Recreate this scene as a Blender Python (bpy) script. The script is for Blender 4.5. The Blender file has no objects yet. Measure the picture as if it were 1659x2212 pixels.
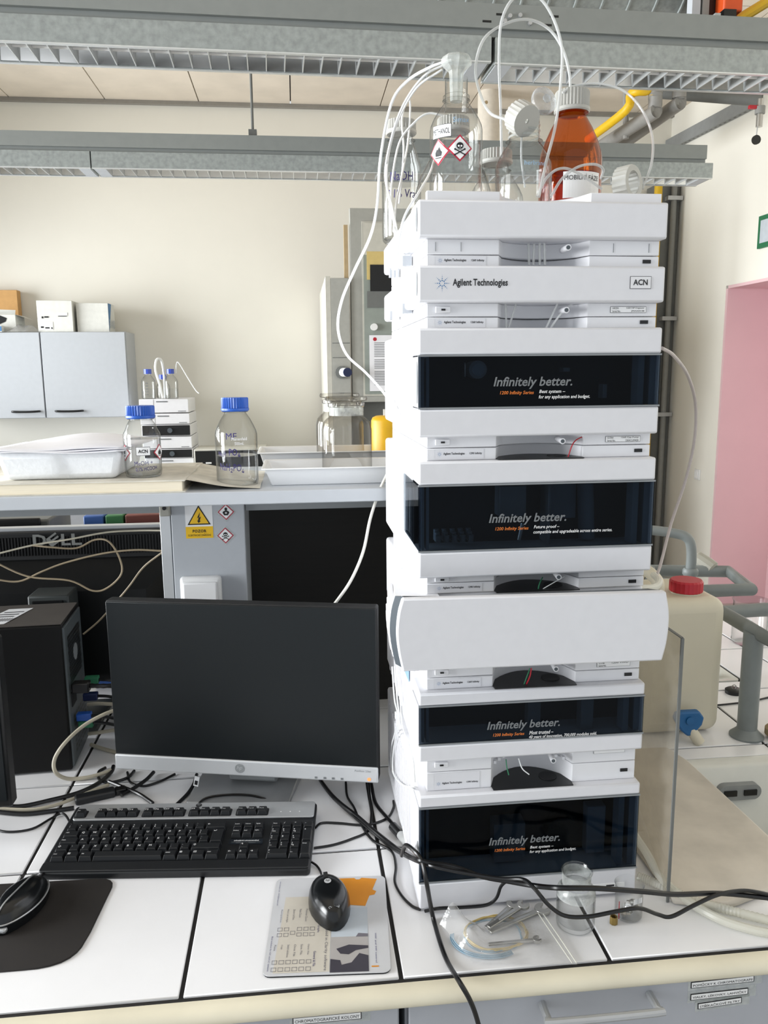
import bpy, bmesh, math, random
from mathutils import Matrix, Vector
random.seed(7)
SC = bpy.context.scene
COL = SC.collection
# ------------------------------------------------------------------ camera
F = 1743.0
CAM = Vector((0, 0, 1.72))
AX = Vector((0.99418127, -0.02700483, 0.10428007))    # world X seen in camera axes (right, down, forward)
AY = Vector((-0.10735761, -0.16905887, 0.97974152))
AZ = Vector((-0.00882828, -0.98523593, -0.17097434))
cd = bpy.data.cameras.new('camera'); cam = bpy.data.objects.new('camera', cd); COL.objects.link(cam)
cd.sensor_fit = 'VERTICAL'; cd.sensor_height = 36; cd.lens = F / 2212 * 36; cd.clip_start = 0.02
cam.matrix_world = Matrix(((AX.x, -AX.y, -AX.z, CAM.x), (AY.x, -AY.y, -AY.z, CAM.y), (AZ.x, -AZ.y, -AZ.z, CAM.z), (0, 0, 0, 1)))
SC.camera = cam
# ------------------------------------------------------------------ world, lights, exposure
w = bpy.data.worlds.new('sky'); SC.world = w; w.use_nodes = True
bg = w.node_tree.nodes['Background']; bg.inputs[0].default_value = (0.89, 0.945, 1.0, 1); bg.inputs[1].default_value = 0.85
SC.view_settings.view_transform = 'Standard'; SC.view_settings.look = 'None'
SC.view_settings.gamma = 1; SC.view_settings.use_curve_mapping = False
SC.view_settings.exposure = 0.0
def area(name, loc, rot, sx, sy, power, col=(1, 1, 1)):
    l = bpy.data.lights.new(name, 'AREA'); l.shape = 'RECTANGLE'; l.size = sx; l.size_y = sy; l.energy = power; l.color = col
    o = bpy.data.objects.new(name, l); COL.objects.link(o); o.location = loc; o.rotation_euler = rot
    return o
# daylight through the three windows of the left wall
for yy in (0.7, 2.9, 5.1):
    area('window_daylight', (-3.5, yy, 1.95), (0, -math.pi / 2, 0), 1.7, 1.6, 78, (0.95, 0.98, 1.0)).data.spread = math.radians(100)
try:
    SC.cycles.max_bounces = 10; SC.cycles.transparent_max_bounces = 24; SC.cycles.caustics_reflective = False; SC.cycles.caustics_refractive = False
    SC.cycles.sample_clamp_indirect = 6
except Exception:
    pass
# ------------------------------------------------------------------ helpers
def at(u, v, y=None, z=None, x=None):
    d = Vector(((u - 829.5), (v - 1106.0), F)); d = Vector((AX.dot(d), AY.dot(d), AZ.dot(d)))
    t = (z - CAM.z) / d.z if z is not None else (y / d.y if y is not None else x / d.x)
    return CAM + d * t
def lin(h):
    h = h.lstrip('#'); r = []
    for i in (0, 2, 4):
        c = int(h[i:i + 2], 16) / 255
        r.append(c / 12.92 if c <= .04045 else ((c + .055) / 1.055) ** 2.4)
    return (*r, 1)
MATS = {}
def mat(name, col, rough=.5, metal=0., var=.05, scale=30., bump=0., spec=.5, emit=0., stretch=None, sss=0., trans=0., alpha=1., coat=0.):
    m = bpy.data.materials.new(name); m.use_nodes = True; nt = m.node_tree; N = nt.nodes; b = N['Principled BSDF']
    c = lin(col) if isinstance(col, str) else col
    b.inputs['Roughness'].default_value = rough; b.inputs['Metallic'].default_value = metal
    b.inputs['Specular IOR Level'].default_value = spec
    b.inputs['Transmission Weight'].default_value = trans; b.inputs['Alpha'].default_value = alpha
    b.inputs['Coat Weight'].default_value = coat
    if sss: b.inputs['Subsurface Weight'].default_value = sss; b.inputs['Subsurface Radius'].default_value = (.02, .02, .02)
    tc = N.new('ShaderNodeTexCoord'); no = N.new('ShaderNodeTexNoise'); no.inputs['Scale'].default_value = scale; no.inputs['Detail'].default_value = 5
    src = tc.outputs['Object']
    if stretch:
        mp = N.new('ShaderNodeMapping'); mp.inputs['Scale'].default_value = stretch; nt.links.new(src, mp.inputs[0]); src = mp.outputs[0]
    nt.links.new(src, no.inputs['Vector'])
    rmp = N.new('ShaderNodeValToRGB'); rmp.color_ramp.elements[0].position = .3; rmp.color_ramp.elements[1].position = .7
    lo = [max(0, k * (1 - var)) for k in c[:3]] + [1]; hi = [min(1, k * (1 + var)) for k in c[:3]] + [1]
    rmp.color_ramp.elements[0].color = lo; rmp.color_ramp.elements[1].color = hi
    nt.links.new(no.outputs['Fac'], rmp.inputs[0]); nt.links.new(rmp.outputs[0], b.inputs['Base Color'])
    if bump:
        bp = N.new('ShaderNodeBump'); bp.inputs['Strength'].default_value = bump; bp.inputs['Distance'].default_value = .002
        nt.links.new(no.outputs['Fac'], bp.inputs['Height']); nt.links.new(bp.outputs[0], b.inputs['Normal'])
    if emit: b.inputs['Emission Color'].default_value = c; b.inputs['Emission Strength'].default_value = emit
    MATS[name] = m
    return m
def glass(name, tint=(.975, .98, .98), edge=(.22, .24, .24), ior=1.42, rough=.02, haze=0., hazecol=(.9, .9, .9), bump=0., bscale=60):
    m = bpy.data.materials.new(name); m.use_nodes = True; nt = m.node_tree; N = nt.nodes; N.remove(N['Principled BSDF'])
    lw = N.new('ShaderNodeLayerWeight'); lw.inputs[0].default_value = .3
    mx = N.new('ShaderNodeMix'); mx.data_type = 'RGBA'; mx.inputs[6].default_value = (*tint, 1); mx.inputs[7].default_value = (*edge, 1)
    pw = N.new('ShaderNodeMath'); pw.operation = 'POWER'; pw.inputs[1].default_value = 1.9
    nt.links.new(lw.outputs['Facing'], pw.inputs[0]); nt.links.new(pw.outputs[0], mx.inputs[0])
    tr = N.new('ShaderNodeBsdfTransparent'); nt.links.new(mx.outputs[2], tr.inputs[0])
    gl = N.new('ShaderNodeBsdfGlossy'); gl.inputs['Roughness'].default_value = rough
    fr = N.new('ShaderNodeFresnel')
    ge = N.new('ShaderNodeNewGeometry'); mi = N.new('ShaderNodeMix'); mi.data_type = 'FLOAT'; mi.inputs[2].default_value = ior; mi.inputs[3].default_value = 1 / ior
    nt.links.new(ge.outputs['Backfacing'], mi.inputs[0]); nt.links.new(mi.outputs[0], fr.inputs[0])
    ms = N.new('ShaderNodeMixShader'); nt.links.new(fr.outputs[0], ms.inputs[0]); nt.links.new(tr.outputs[0], ms.inputs[1]); nt.links.new(gl.outputs[0], ms.inputs[2])
    out = ms.outputs[0]
    tc = N.new('ShaderNodeTexCoord'); no = N.new('ShaderNodeTexNoise'); no.inputs['Scale'].default_value = bscale; no.inputs['Detail'].default_value = 4
    nt.links.new(tc.outputs['Object'], no.inputs['Vector'])
    if haze:
        df = N.new('ShaderNodeBsdfDiffuse'); df.inputs[0].default_value = (*hazecol, 1)
        m2 = N.new('ShaderNodeMixShader'); mu = N.new('ShaderNodeMath'); mu.operation = 'MULTIPLY'; mu.inputs[1].default_value = haze * 2
        nt.links.new(no.outputs['Fac'], mu.inputs[0]); nt.links.new(mu.outputs[0], m2.inputs[0]); nt.links.new(out, m2.inputs[1]); nt.links.new(df.outputs[0], m2.inputs[2]); out = m2.outputs[0]
    if bump:
        bp = N.new('ShaderNodeBump'); bp.inputs['Strength'].default_value = bump; bp.inputs['Distance'].default_value = .01
        nt.links.new(no.outputs['Fac'], bp.inputs['Height']); nt.links.new(bp.outputs[0], gl.inputs['Normal']); nt.links.new(bp.outputs[0], fr.inputs['Normal'])
    nt.links.new(out, N['Material Output'].inputs[0]); MATS[name] = m
    return m
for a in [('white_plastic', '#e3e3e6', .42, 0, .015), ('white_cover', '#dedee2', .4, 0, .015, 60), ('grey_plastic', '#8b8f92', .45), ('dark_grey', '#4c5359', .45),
          ('black', '#0b0c0d', .4), ('black_matte', '#101113', .65), ('cable_black', '#0c0c0e', .32), ('key_black', '#15171a', .42), ('screen', '#15191b', .35, 0, .02, 8, 0, .3),
          ('silver', '#b9bbbd', .35, .55, .03), ('silver_soft', '#d3d5d7', .33, .3, .02), ('tile', '#efeff1', .22, 0, .02, 7), ('grout', '#191716', .8),
          ('edge_cream', '#ded7c1', .4, 0, .07, 9), ('cabinet_grey', '#a9acb3', .38, 0, .02), ('lab_grey', '#b7bbc0', .45, 0, .02), ('beam_grey', '#8e9294', .5, 0, .02),
          ('wall_white', '#ece9df', .85, 0, .015, 3, .1), ('ceiling_concrete', '#e2d7c8', .9, 0, .07, 4, .2), ('floor_grey', '#b5b1a9', .6), ('pink', '#e3c0c5', .6, 0, .03, 2),
          ('galvanised', '#9da3a2', .42, .45, .16, 55), ('trunk', '#878b89', .5, .2, .03), ('mirror_alu', '#e2e4e5', .1, .85, .03, 12), ('blade_alu', '#d9dcdc', .25, .55, .03),
          ('concrete_white', '#e5ddd0', .8), ('yellow_pipe', '#e0b51a', .45), ('pipe_grey', '#8c8b88', .5), ('red', '#b0182a', .4), ('orange', '#d9541f', .5),
          ('cap_grey', '#b3b2ac', .45, 0, .02), ('cap_blue', '#1f55b0', .38), ('cap_blue_soft', '#3a52b8', .4), ('label_white', '#efefef', .5, 0, .01), ('ink', '#0d0d12', .6), ('ink_blue', '#2a2065', .6),
          ('blue_dot', '#2f6ea5', .5), ('dot_light', '#8fb0cc', .5), ('txt_grey', '#75787a', .5), ('txt_orange', '#e07a2a', .5), ('txt_white', '#f0f0f0', .5), ('ghs_red', '#b5223c', .45),
          ('sign_yellow', '#f2c117', .4), ('foam', '#eceef0', .8, 0, .03, 120, .3), ('paper', '#e9e9ee', .7, 0, .03, 14), ('newsprint', '#cfcabd', .75, 0, .14, 26), ('book_page', '#e6dcc6', .7, 0, .08, 40, 0, .3, 0, (.4, .4, 30)),
          ('cream_plastic', '#cfc8b4', .5, 0, .04, 5), ('tap_grey', '#7d8383', .4), ('tap_knob', '#a9a79c', .5), ('blue_tap', '#1f5f95', .4), ('ceramic', '#d9d9d2', .12, 0, .02), ('board', '#cfc8bd', .55, 0, .16, 11),
          ('pad_black', '#1b1715', .8, 0, .2, 16), ('pad_grey', '#c9cacd', .5, 0, .02), ('pad_beige', '#c9c3b7', .5, 0, .05), ('pad_orange', '#d98c22', .5), ('photo_dark', '#3b3842', .5), ('photo_light', '#a9a5a3', .5), ('photo_mid', '#6d6a72', .5),
          ('mouse_black', '#0f1113', .22), ('steel', '#b5b4b0', .28, .85, .06), ('brass', '#8a7440', .4, .6), ('tan_wire', '#9a8a70', .5), ('beige_cable', '#bdb6a3', .5), ('white_cable', '#e6e4dc', .5),
          ('tube_white', '#eceeee', .3), ('tube_yellow', '#c9b273', .4), ('tube_blue', '#7f9db0', .4), ('tube_grey', '#b3aaa8', .4), ('green', '#2c7a55', .5), ('navy', '#16244f', .5),
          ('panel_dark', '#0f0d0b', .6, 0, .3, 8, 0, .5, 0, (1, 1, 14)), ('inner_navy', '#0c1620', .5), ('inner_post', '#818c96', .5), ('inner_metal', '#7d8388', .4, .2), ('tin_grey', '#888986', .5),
          ('cardboard', '#c79b63', .8), ('box_white', '#d9d9d3', .7), ('blue_print', '#4678a8', .6), ('print_grey', '#b9c1c9', .6), ('hood_grey', '#a5a59f', .5), ('hood_light', '#c4c2b8', .5), ('hood_dark', '#6b6d6b', .5), ('hood_pale', '#8f968f', .4),
          ('yellow_box', '#d0b978', .5), ('yellow_bottle', '#e2b010', .4), ('white_tray', '#e8e9ea', .35, 0, .01), ('frosted', '#d3d8d2', .5), ('wood', '#b29c78', .7), ('exit_green', '#1a6a45', .5), ('binder_blue', '#3d63a8', .5), ('binder_green', '#3f7a4b', .5), ('binder_red', '#7a463f', .6), ('socket_white', '#e9e9e8', .35, 0, .01), ('led_orange', '#ff9a5c', .5, 0, 0, 30, 0, .5, .6), ('bag_metal', '#8c8f90', .5), ('wood_dark', '#8f8b84', .5), ('case_black', '#060606', .5, 0, .05, 30, 0, .25), ('case_top', '#4a4541', .5), ('case_rear', '#5a6164', .45, .3), ('stand_grey', '#3b3f3e', .5), ('stand_metal', '#97999b', .35, .4), ('tee_white', '#f4f4f4', .5, 0, .01)]:
    mat(*a)
G_CLEAR = glass('clear_glass'); G_THIN = glass('thin_glass', (.985, .988, .988), (.38, .4, .4)); G_WATER = glass('clear_liquid', (.975, .98, .985), (.7, .72, .74), 1.25)
G_AMBER = glass('amber_glass', (.85, .38, .1), (.5, .13, .02), 1.45); G_DARK = glass('tinted_acrylic', (.42, .47, .52), (.32, .36, .4), 1.2, .015)
G_PLEXI = glass('clear_acrylic', (.88, .86, .82), (.72, .7, .66), 1.35, .04, .09, (.62, .59, .53)); G_FILM = glass('bag_film', (.93, .93, .93), (.7, .7, .7), 1.5, .1, .17, (.95, .95, .95), 1.0, 26)
G_TUBE = glass('clear_tubing', (.8, .81, .8), (.5, .5, .5), 1.45, .1, .42, (.95, .96, .96), 0, 3); G_FROST = glass('frosted_plastic', (.85, .87, .85), (.6, .62, .6), 1.35, .2, .28, (.9, .92, .9))
G_HOSE = glass('milky_hose', (.88, .88, .83), (.65, .65, .6), 1.35, .2, .4, (.93, .92, .86), 0, 2); G_SMOKE = glass('jar_glass', (.93, .92, .9), (.2, .19, .18), 1.45); G_CAP = glass('clear_cap', (.85, .87, .88), (.5, .55, .58), 1.4, .15, .2, (.95, .97, 1))

class MB:
    def __init__(s): s.v = []; s.f = []
    def add(s, vs, fs, M=None):
        o = len(s.v)
        s.v += [tuple(M @ Vector(p)) if M is not None else tuple(p) for p in vs]; s.f += [tuple(i + o for i in f) for f in fs]; return s
    def box(s, x0, x1, y0, y1, z0, z1, M=None):
        return s.add([(x0, y0, z0), (x1, y0, z0), (x1, y1, z0), (x0, y1, z0), (x0, y0, z1), (x1, y0, z1), (x1, y1, z1), (x0, y1, z1)],
                     [(3, 2, 1, 0), (4, 5, 6, 7), (0, 1, 5, 4), (1, 2, 6, 5), (2, 3, 7, 6), (3, 0, 4, 7)], M)
    def frus(s, a, b, z0, z1, M=None):      # a, b = (x0,x1,y0,y1) at bottom / top
        return s.add([(a[0], a[2], z0), (a[1], a[2], z0), (a[1], a[3], z0), (a[0], a[3], z0), (b[0], b[2], z1), (b[1], b[2], z1), (b[1], b[3], z1), (b[0], b[3], z1)],
                     [(3, 2, 1, 0), (4, 5, 6, 7), (0, 1, 5, 4), (1, 2, 6, 5), (2, 3, 7, 6), (3, 0, 4, 7)], M)
    def prism(s, poly, z0, z1, M=None):     # poly in xy (CCW), extruded in z
        n = len(poly)
        return s.add([(p[0], p[1], z0) for p in poly] + [(p[0], p[1], z1) for p in poly],
                     [tuple(range(n - 1, -1, -1)), tuple(range(n, 2 * n))] + [(i, (i + 1) % n, n + (i + 1) % n, n + i) for i in range(n)], M)
    def slab(s, poly, y0, y1, M=None):      # poly in xz (CCW from the front), extruded from y0 (front) to y1
        n = len(poly)
        return s.add([(p[0], y0, p[1]) for p in poly] + [(p[0], y1, p[1]) for p in poly],
                     [tuple(range(n)), tuple(range(2 * n - 1, n - 1, -1))] + [(i, n + i, n + (i + 1) % n, (i + 1) % n) for i in range(n)], M)
    def flat(s, poly, y=0., M=None):
        return s.add([(p[0], y, p[1]) for p in poly], [tuple(range(len(poly)))], M)
    def disc(s, cx, cz, r, y=0., n=14, rz=None, M=None):
        rz = rz or r
        return s.flat([(cx + r * math.cos(2 * math.pi * i / n), cz + rz * math.sin(2 * math.pi * i / n)) for i in range(n)], y, M)
    def lathe(s, prof, n=28, M=None, rid=0., caps=True, ridge_z=None):
        vs = []; fs = []
        for k, (r, z) in enumerate(prof):
            for i in range(n):
                rr = r * (1 - rid) if (rid and i % 2 and (ridge_z is None or ridge_z[0] <= z <= ridge_z[1])) else r
                a = 2 * math.pi * i / n; vs.append((rr * math.cos(a), rr * math.sin(a), z))
        for k in range(len(prof) - 1):
            for i in range(n):
                j = (i + 1) % n; fs.append((k * n + i, k * n + j, (k + 1) * n + j, (k + 1) * n + i))
        if caps:
            if prof[0][0] > 1e-6: fs.append(tuple(range(n - 1, -1, -1)))
            if prof[-1][0] > 1e-6: q = (len(prof) - 1) * n; fs.append(tuple(q + i for i in range(n)))
        return s.add(vs, fs, M)
    def cyl(s, p0, p1, r, r1=None, n=14, caps=True):
        p0, p1 = Vector(p0), Vector(p1); d = p1 - p0
        M = Matrix.Translation(p0) @ d.to_track_quat('Z', 'Y').to_matrix().to_4x4()
        return s.lathe([(r, 0), (r if r1 is None else r1, d.length)], n, M, caps=caps)
    def tube(s, pts, r, n=7, sub=6, smooth=True, ring=0.):
        P = [Vector(p) for p in pts]; Q = []
        if smooth and len(P) > 2:
            E = [2 * P[0] - P[1]] + P + [2 * P[-1] - P[-2]]
            for i in range(1, len(E) - 2):
                for k in range(sub):
                    t = k / sub; a, b, c, d = E[i - 1], E[i], E[i + 1], E[i + 2]
                    Q.append(.5 * ((2 * b) + (c - a) * t + (2 * a - 5 * b + 4 * c - d) * t * t + (3 * b - a - 3 * c + d) * t ** 3))
            Q.append(P[-1])
        else: Q = P
        vs = []; fs = []; up = None; m = len(Q)
        for i, p in enumerate(Q):
            t = (Q[min(i + 1, m - 1)] - Q[max(i - 1, 0)]); t = t.normalized() if t.length > 1e-9 else Vector((0, 0, 1))
            if up is None: up = t.orthogonal().normalized()
            up = up - t * up.dot(t); up = up.normalized() if up.length > 1e-6 else t.orthogonal().normalized()
            bn = t.cross(up); rr = r * (1 + (ring if i % 2 else -ring)) if ring else r
            for k in range(n):
                a = 2 * math.pi * k / n; vs.append(p + (up * math.cos(a) + bn * math.sin(a)) * rr)
        for i in range(m - 1):
            for k in range(n):
                j = (k + 1) % n; fs.append((i * n + k, i * n + j, (i + 1) * n + j, (i + 1) * n + k))
        fs.append(tuple(range(n - 1, -1, -1))); fs.append(tuple((m - 1) * n + k for k in range(n)))
        return s.add(vs, fs)
    def mesh(s, name, m, smooth=35, fn=None):
        me = bpy.data.meshes.new(name); vs = s.v if fn is None else [fn(Vector(p)) for p in s.v]
        me.from_pydata([tuple(p) for p in vs], [], s.f); me.materials.append(MATS[m] if isinstance(m, str) else m)
        if smooth:
            me.shade_smooth(); me.set_sharp_from_angle(angle=math.radians(smooth))
        me.update(); return me
    def build(s, name, m, parent=None, loc=None, rot=None, bevel=0., smooth=35, fn=None, seg=2):
        o = bpy.data.objects.new(name, s.mesh(name, m, smooth, fn)); COL.objects.link(o); o.parent = parent
        if loc is not None: o.location = loc
        if rot is not None: o.rotation_euler = rot
        if bevel:
            b = o.modifiers.new('bevel', 'BEVEL'); b.width = bevel; b.segments = seg; b.limit_method = 'ANGLE'; b.angle_limit = math.radians(40); b.harden_normals = False
        return o
def tag(o, label, cat, group=None, kind=None):
    o['label'] = label; o['category'] = cat
    if group: o['group'] = group
    if kind: o['kind'] = kind
    return o
def struct(o, label=None):
    o['kind'] = 'structure'
    if label: o['label'] = label
    return o
def thing(name, label, cat, loc=(0, 0, 0), rot=(0, 0, 0), group=None):
    o = bpy.data.objects.new(name, None); o.empty_display_size = .05; COL.objects.link(o); o.location = loc; o.rotation_euler = rot
    return tag(o, label, cat, group)
def copy_part(o, parent, loc=None):
    c = o.copy(); COL.objects.link(c); c.parent = parent
    if loc is not None: c.location = loc
    return c
_tc = {}
FACE = Matrix.Rotation(math.pi / 2, 4, 'X')       # lettering upright, read from -Y
def text_mesh(s, shear=0., bold=0., spacing=1.):
    k = (s, shear, bold, spacing)
    if k not in _tc:
        c = bpy.data.curves.new('lettering', 'FONT'); c.body = s; c.size = 1; c.shear = shear; c.offset = bold; c.resolution_u = 2; c.space_character = spacing; c.fill_mode = 'FRONT'
        o = bpy.data.objects.new('lettering', c); COL.objects.link(o)
        me = bpy.data.meshes.new_from_object(o)
        vs = [tuple(v.co) for v in me.vertices]; fs = [tuple(p.vertices) for p in me.polygons]
        bpy.data.objects.remove(o); bpy.data.curves.remove(c); bpy.data.meshes.remove(me)
        _tc[k] = (vs, fs)
    return _tc[k]
def text(s, m, parent, x, y, z, width=None, height=None, shear=0., bold=0., M=None, bend=0., rot=0., name='lettering', spacing=1., fn=None, em=None):
    """lettering with its lower left corner at (x, z) on the plane y, read from -Y; M re-places it in parent space"""
    vs, fs = text_mesh(s, shear, bold, spacing)
    if not vs: return None
    x0 = min(v[0] for v in vs); x1 = max(v[0] for v in vs); z0 = min(v[1] for v in vs); z1 = max(v[1] for v in vs)
    sz = height / (z1 - z0) if height else (width or 1) / (x1 - x0)
    sx = width / (x1 - x0) if width else sz
    if em: sz = sx = em; z0 = 0.
    b = MB(); cr, sr = math.cos(rot), math.sin(rot); pts = []
    for v in vs:
        a, c = (v[0] - x0) * sx, (v[1] - z0) * sz; a, c = a * cr - c * sr, a * sr + c * cr
        X, Z = x + a, z + c
        if bend: pts.append((bend * math.sin(X / bend), -math.cos(X / bend) * bend + y, Z))
        else: pts.append((X, y, Z))
    b.add(pts, fs, M)
    return b.build(name, m, parent, smooth=0, fn=fn)
def cat(pts, n=6):
    P = [Vector(p) for p in pts]; E = [2 * P[0] - P[1]] + P + [2 * P[-1] - P[-2]]; Q = []
    for i in range(1, len(E) - 2):
        for k in range(n):
            t = k / n; a, b, c, d = E[i - 1], E[i], E[i + 1], E[i + 2]
            Q.append(.5 * ((2 * b) + (c - a) * t + (2 * a - 5 * b + 4 * c - d) * t * t + (3 * b - a - 3 * c + d) * t ** 3))
    return Q + [P[-1]]
def bendfn(R, cx=0., cy=0.):
    return lambda v: Vector((cx + (R - v.y) * math.sin(v.x / R), cy - (R - v.y) * math.cos(v.x / R), v.z))
def ghs(parent, x, y, z, s, sym, fn=None, backing=None):
    """hazard diamond of half-diagonal s on the plane y"""
    e = .0004
    if backing: MB().flat([(x, z - s * 1.25), (x + s * 1.25, z), (x, z + s * 1.25), (x - s * 1.25, z)], y + e * .5).build('sticker_film', backing, parent, smooth=0, fn=fn)
    def dia(k): return [(x, z - s * k), (x + s * k * .5, z - s * k * .5), (x + s * k, z), (x + s * k * .5, z + s * k * .5), (x, z + s * k), (x - s * k * .5, z + s * k * .5), (x - s * k, z), (x - s * k * .5, z - s * k * .5)]
    o = MB().flat(dia(1), y).build('hazard_diamond', 'ghs_red', parent, smooth=0, fn=fn)
    MB().flat(dia(.84), y - e).build('hazard_field', 'label_white', parent, smooth=0, fn=fn)
    b = MB(); yy = y - 2 * e
    def R(cx, cz, w, h, a=0):
        c, q = math.cos(a), math.sin(a)
        b.flat([(x + s * (cx + u * w * c - v * h * q), z + s * (cz + u * w * q + v * h * c)) for u, v in ((-.5, -.5), (.5, -.5), (.5, .5), (-.5, .5))], yy)
    def D(cx, cz, r, rz=None, yo=0, bb=None): (bb or b).disc(x + s * cx, z + s * cz, s * r, yy - yo, 14, s * (rz or r))
    if sym == 'skull':
        D(0, .17, .27, .25); R(0, -.05, .26, .16); R(0, -.28, .8, .08, .5); R(0, -.28, .8, .08, -.5)
        for k in (-1, 1):
            for q in (-1, 1): D(k * .37, -.28 + q * .2, .07)
        wb = MB()
        for k in (-1, 1): wb.disc(x + s * k * .1, z + s * .14, s * .075, yy - e, 10)
        wb.flat([(x - s * .03, z + s * .0), (x + s * .03, z), (x, z + s * .07)], yy - e)
        for k in (-1, 0, 1): wb.flat([(x + s * (k * .08 - .012), z - s * .12), (x + s * (k * .08 + .012), z - s * .12), (x + s * (k * .08 + .012), z - s * .04), (x + s * (k * .08 - .012), z - s * .04)], yy - e)
        b.build('skull_symbol', 'ink', parent, smooth=0, fn=fn); wb.build('skull_eyes', 'label_white', parent, smooth=0, fn=fn); return
    if sym == 'flame':
        b.flat([(x + s * p, z + s * q) for p, q in ((-.25, -.3), (.25, -.3), (.33, -.05), (.22, .15), (.2, .0), (.1, .42), (-.05, .15), (-.12, .25), (-.3, -.05))], yy); R(0, -.42, .6, .07)
    if sym == 'bang':
        R(0, .15, .14, .6); D(0, -.38, .1)
    if sym == 'person':
        D(0, .36, .17, .2); b.flat([(x + s * p, z + s * q) for p, q in ((-.2, -.42), (.2, -.42), (.3, -.3), (.42, -.05), (.3, .1), (.1, .18), (-.1, .18), (-.3, .1), (-.42, -.05), (-.3, -.3))], yy)
        wb = MB(); wb.flat([(x + s * r * math.cos(a), z - s * .12 + s * r * math.sin(a)) for a, r in ((k * math.pi / 6, .2 if k % 2 == 0 else .06) for k in range(12))], yy - e)
        b.build('person_symbol', 'ink', parent, smooth=0, fn=fn); wb.build('star_mark', 'label_white', parent, smooth=0, fn=fn); return
    b.build('hazard_symbol', 'ink', parent, smooth=0, fn=fn)
def plate(parent, x, y, z, wd, ht, m='label_white', border=None, fn=None, name='label_plate', nx=8):
    def rc(k): return [(x + k + (wd - 2 * k) * i / nx, z + k) for i in range(nx + 1)] + [(x + k + (wd - 2 * k) * i / nx, z + ht - k) for i in range(nx, -1, -1)]
    def strip(k, yy, mm, nm):
        p = rc(k); b = MB(); q = len(p)
        b.add([(a, yy, c) for a, c in p], [(i, i + 1, q - 2 - i, q - 1 - i) for i in range(nx)]); return b.build(nm, mm, parent, smooth=0, fn=fn)
    if border:
        o = strip(0, y, 'ink', name); strip(border, y - .0003, m, 'label_face'); return o
    return strip(0, y, m, name)
# ------------------------------------------------------------------ room
struct(MB().box(-3.7, 3.6, -1.2, 6.7, -.1, 0).build('floor', 'floor_grey'))
struct(MB().box(-3.7, 3.6, 6.5, 6.7, 0, 3.69).build('wall_back', 'wall_white'))
wr = MB().box(3.0, 3.5, 5.52, 6.5, 0, 3.69).box(3.0, 3.5, -1.2, 4.4, 0, 3.69).box(3.0, 3.5, 4.4, 5.52, 2.29, 3.69)
struct(wr.build('wall_right', 'wall_white', smooth=0))
wl = MB()
wl.box(-3.8, -3.6, -1.2, 6.5, 0, 1.0).box(-3.8, -3.6, -1.2, 6.5, 2.9, 3.69)
for a, b in ((-1.2, -.1), (1.5, 2.1), (3.7, 4.3), (5.9, 6.5)): wl.box(-3.8, -3.6, a, b, 1.0, 2.9)
struct(wl.build('wall_left', 'wall_white', smooth=0))
door = struct(MB().box(3.44, 3.49, 4.4, 5.5, 0, 2.27).build('door_1', 'pink'))
MB().box(3.002, 3.44, 5.495, 5.525, 0, 2.2705).box(3.002, 3.44, 4.4, 5.495, 2.27, 2.295).build('door_reveal', 'pink', door, smooth=0)
cl = struct(MB().box(-3.7, 3.6, -1.2, 6.5, 3.72, 3.85).build('ceiling', 'grout'))
for i in range(-5, 5):
    for j in range(4):
        MB().box(i * .67 + .02, i * .67 + .682, -1.2 + j * 1.94, .732 + j * 1.94, 3.69, 3.725).build('ceiling_panel', 'ceiling_concrete', cl, smooth=0)
struct(MB().box(-3.6, 3.0, 6.46, 6.5, 3.665, 3.69).build('trim_1', 'wood_dark'))
# white ceiling support, risers in the corner
t = thing('round_column', 'white round column rising behind the clear bottles, with a rust spot', 'column', (1.433, 6.1, 0))
MB().lathe([(.075, 0), (.075, 3.0), (.09, 3.01), (.09, 3.12), (.078, 3.13), (.078, 3.69)], 28).build('shaft', 'concrete_white', t)
MB().disc(-.035, 3.6, .012, -.074).build('rust_spot', 'wood', t)
t = thing('corner_riser', 'grey vertical service duct in the far corner beside the white wall', 'duct', (2.9, 6.38, 0))
MB().box(-.09, .09, -.1, .1, 0, 3.13).build('casing', 'hood_dark', t)
MB().cyl((.03, -.13, 0), (.03, -.13, 3.13), .022).build('pipe', 'tin_grey', t)
for z in (3.0, 2.1, 1.35): MB().box(-.03, .09, -.16, -.1, z, z + .03).build('clamp', 'silver', t)
tag(MB().tube([(2.78, 6.2, 0), (2.78, 6.2, 3.13)], .03, 12, smooth=False).build('gas_riser', 'yellow_pipe'), 'yellow vertical gas pipe showing in slivers beside the instrument stack', 'pipe')
t = thing('light_switch', 'small white rocker light switch on the right hand wall', 'switch', (3.0, 5.76, .937))
MB().box(-.012, 0, -.04, .04, -.04, .04).build('switch_frame', 'socket_white', t, bevel=.004)
MB().box(-.018, -.012, -.025, .025, -.028, .028).build('rocker', 'label_white', t, bevel=.003)
t = thing('exit_sign', 'green framed safety sign cut by the right edge of the picture', 'sign', (3.0, 4.93, 2.58))
MB().box(-.02, 0, -.2, .2, -.1, .1).build('sign_board', 'exit_green', t)
MB().box(-.023, -.02, -.17, .17, -.07, .07).build('sign_field', 'print_grey', t)
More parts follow.
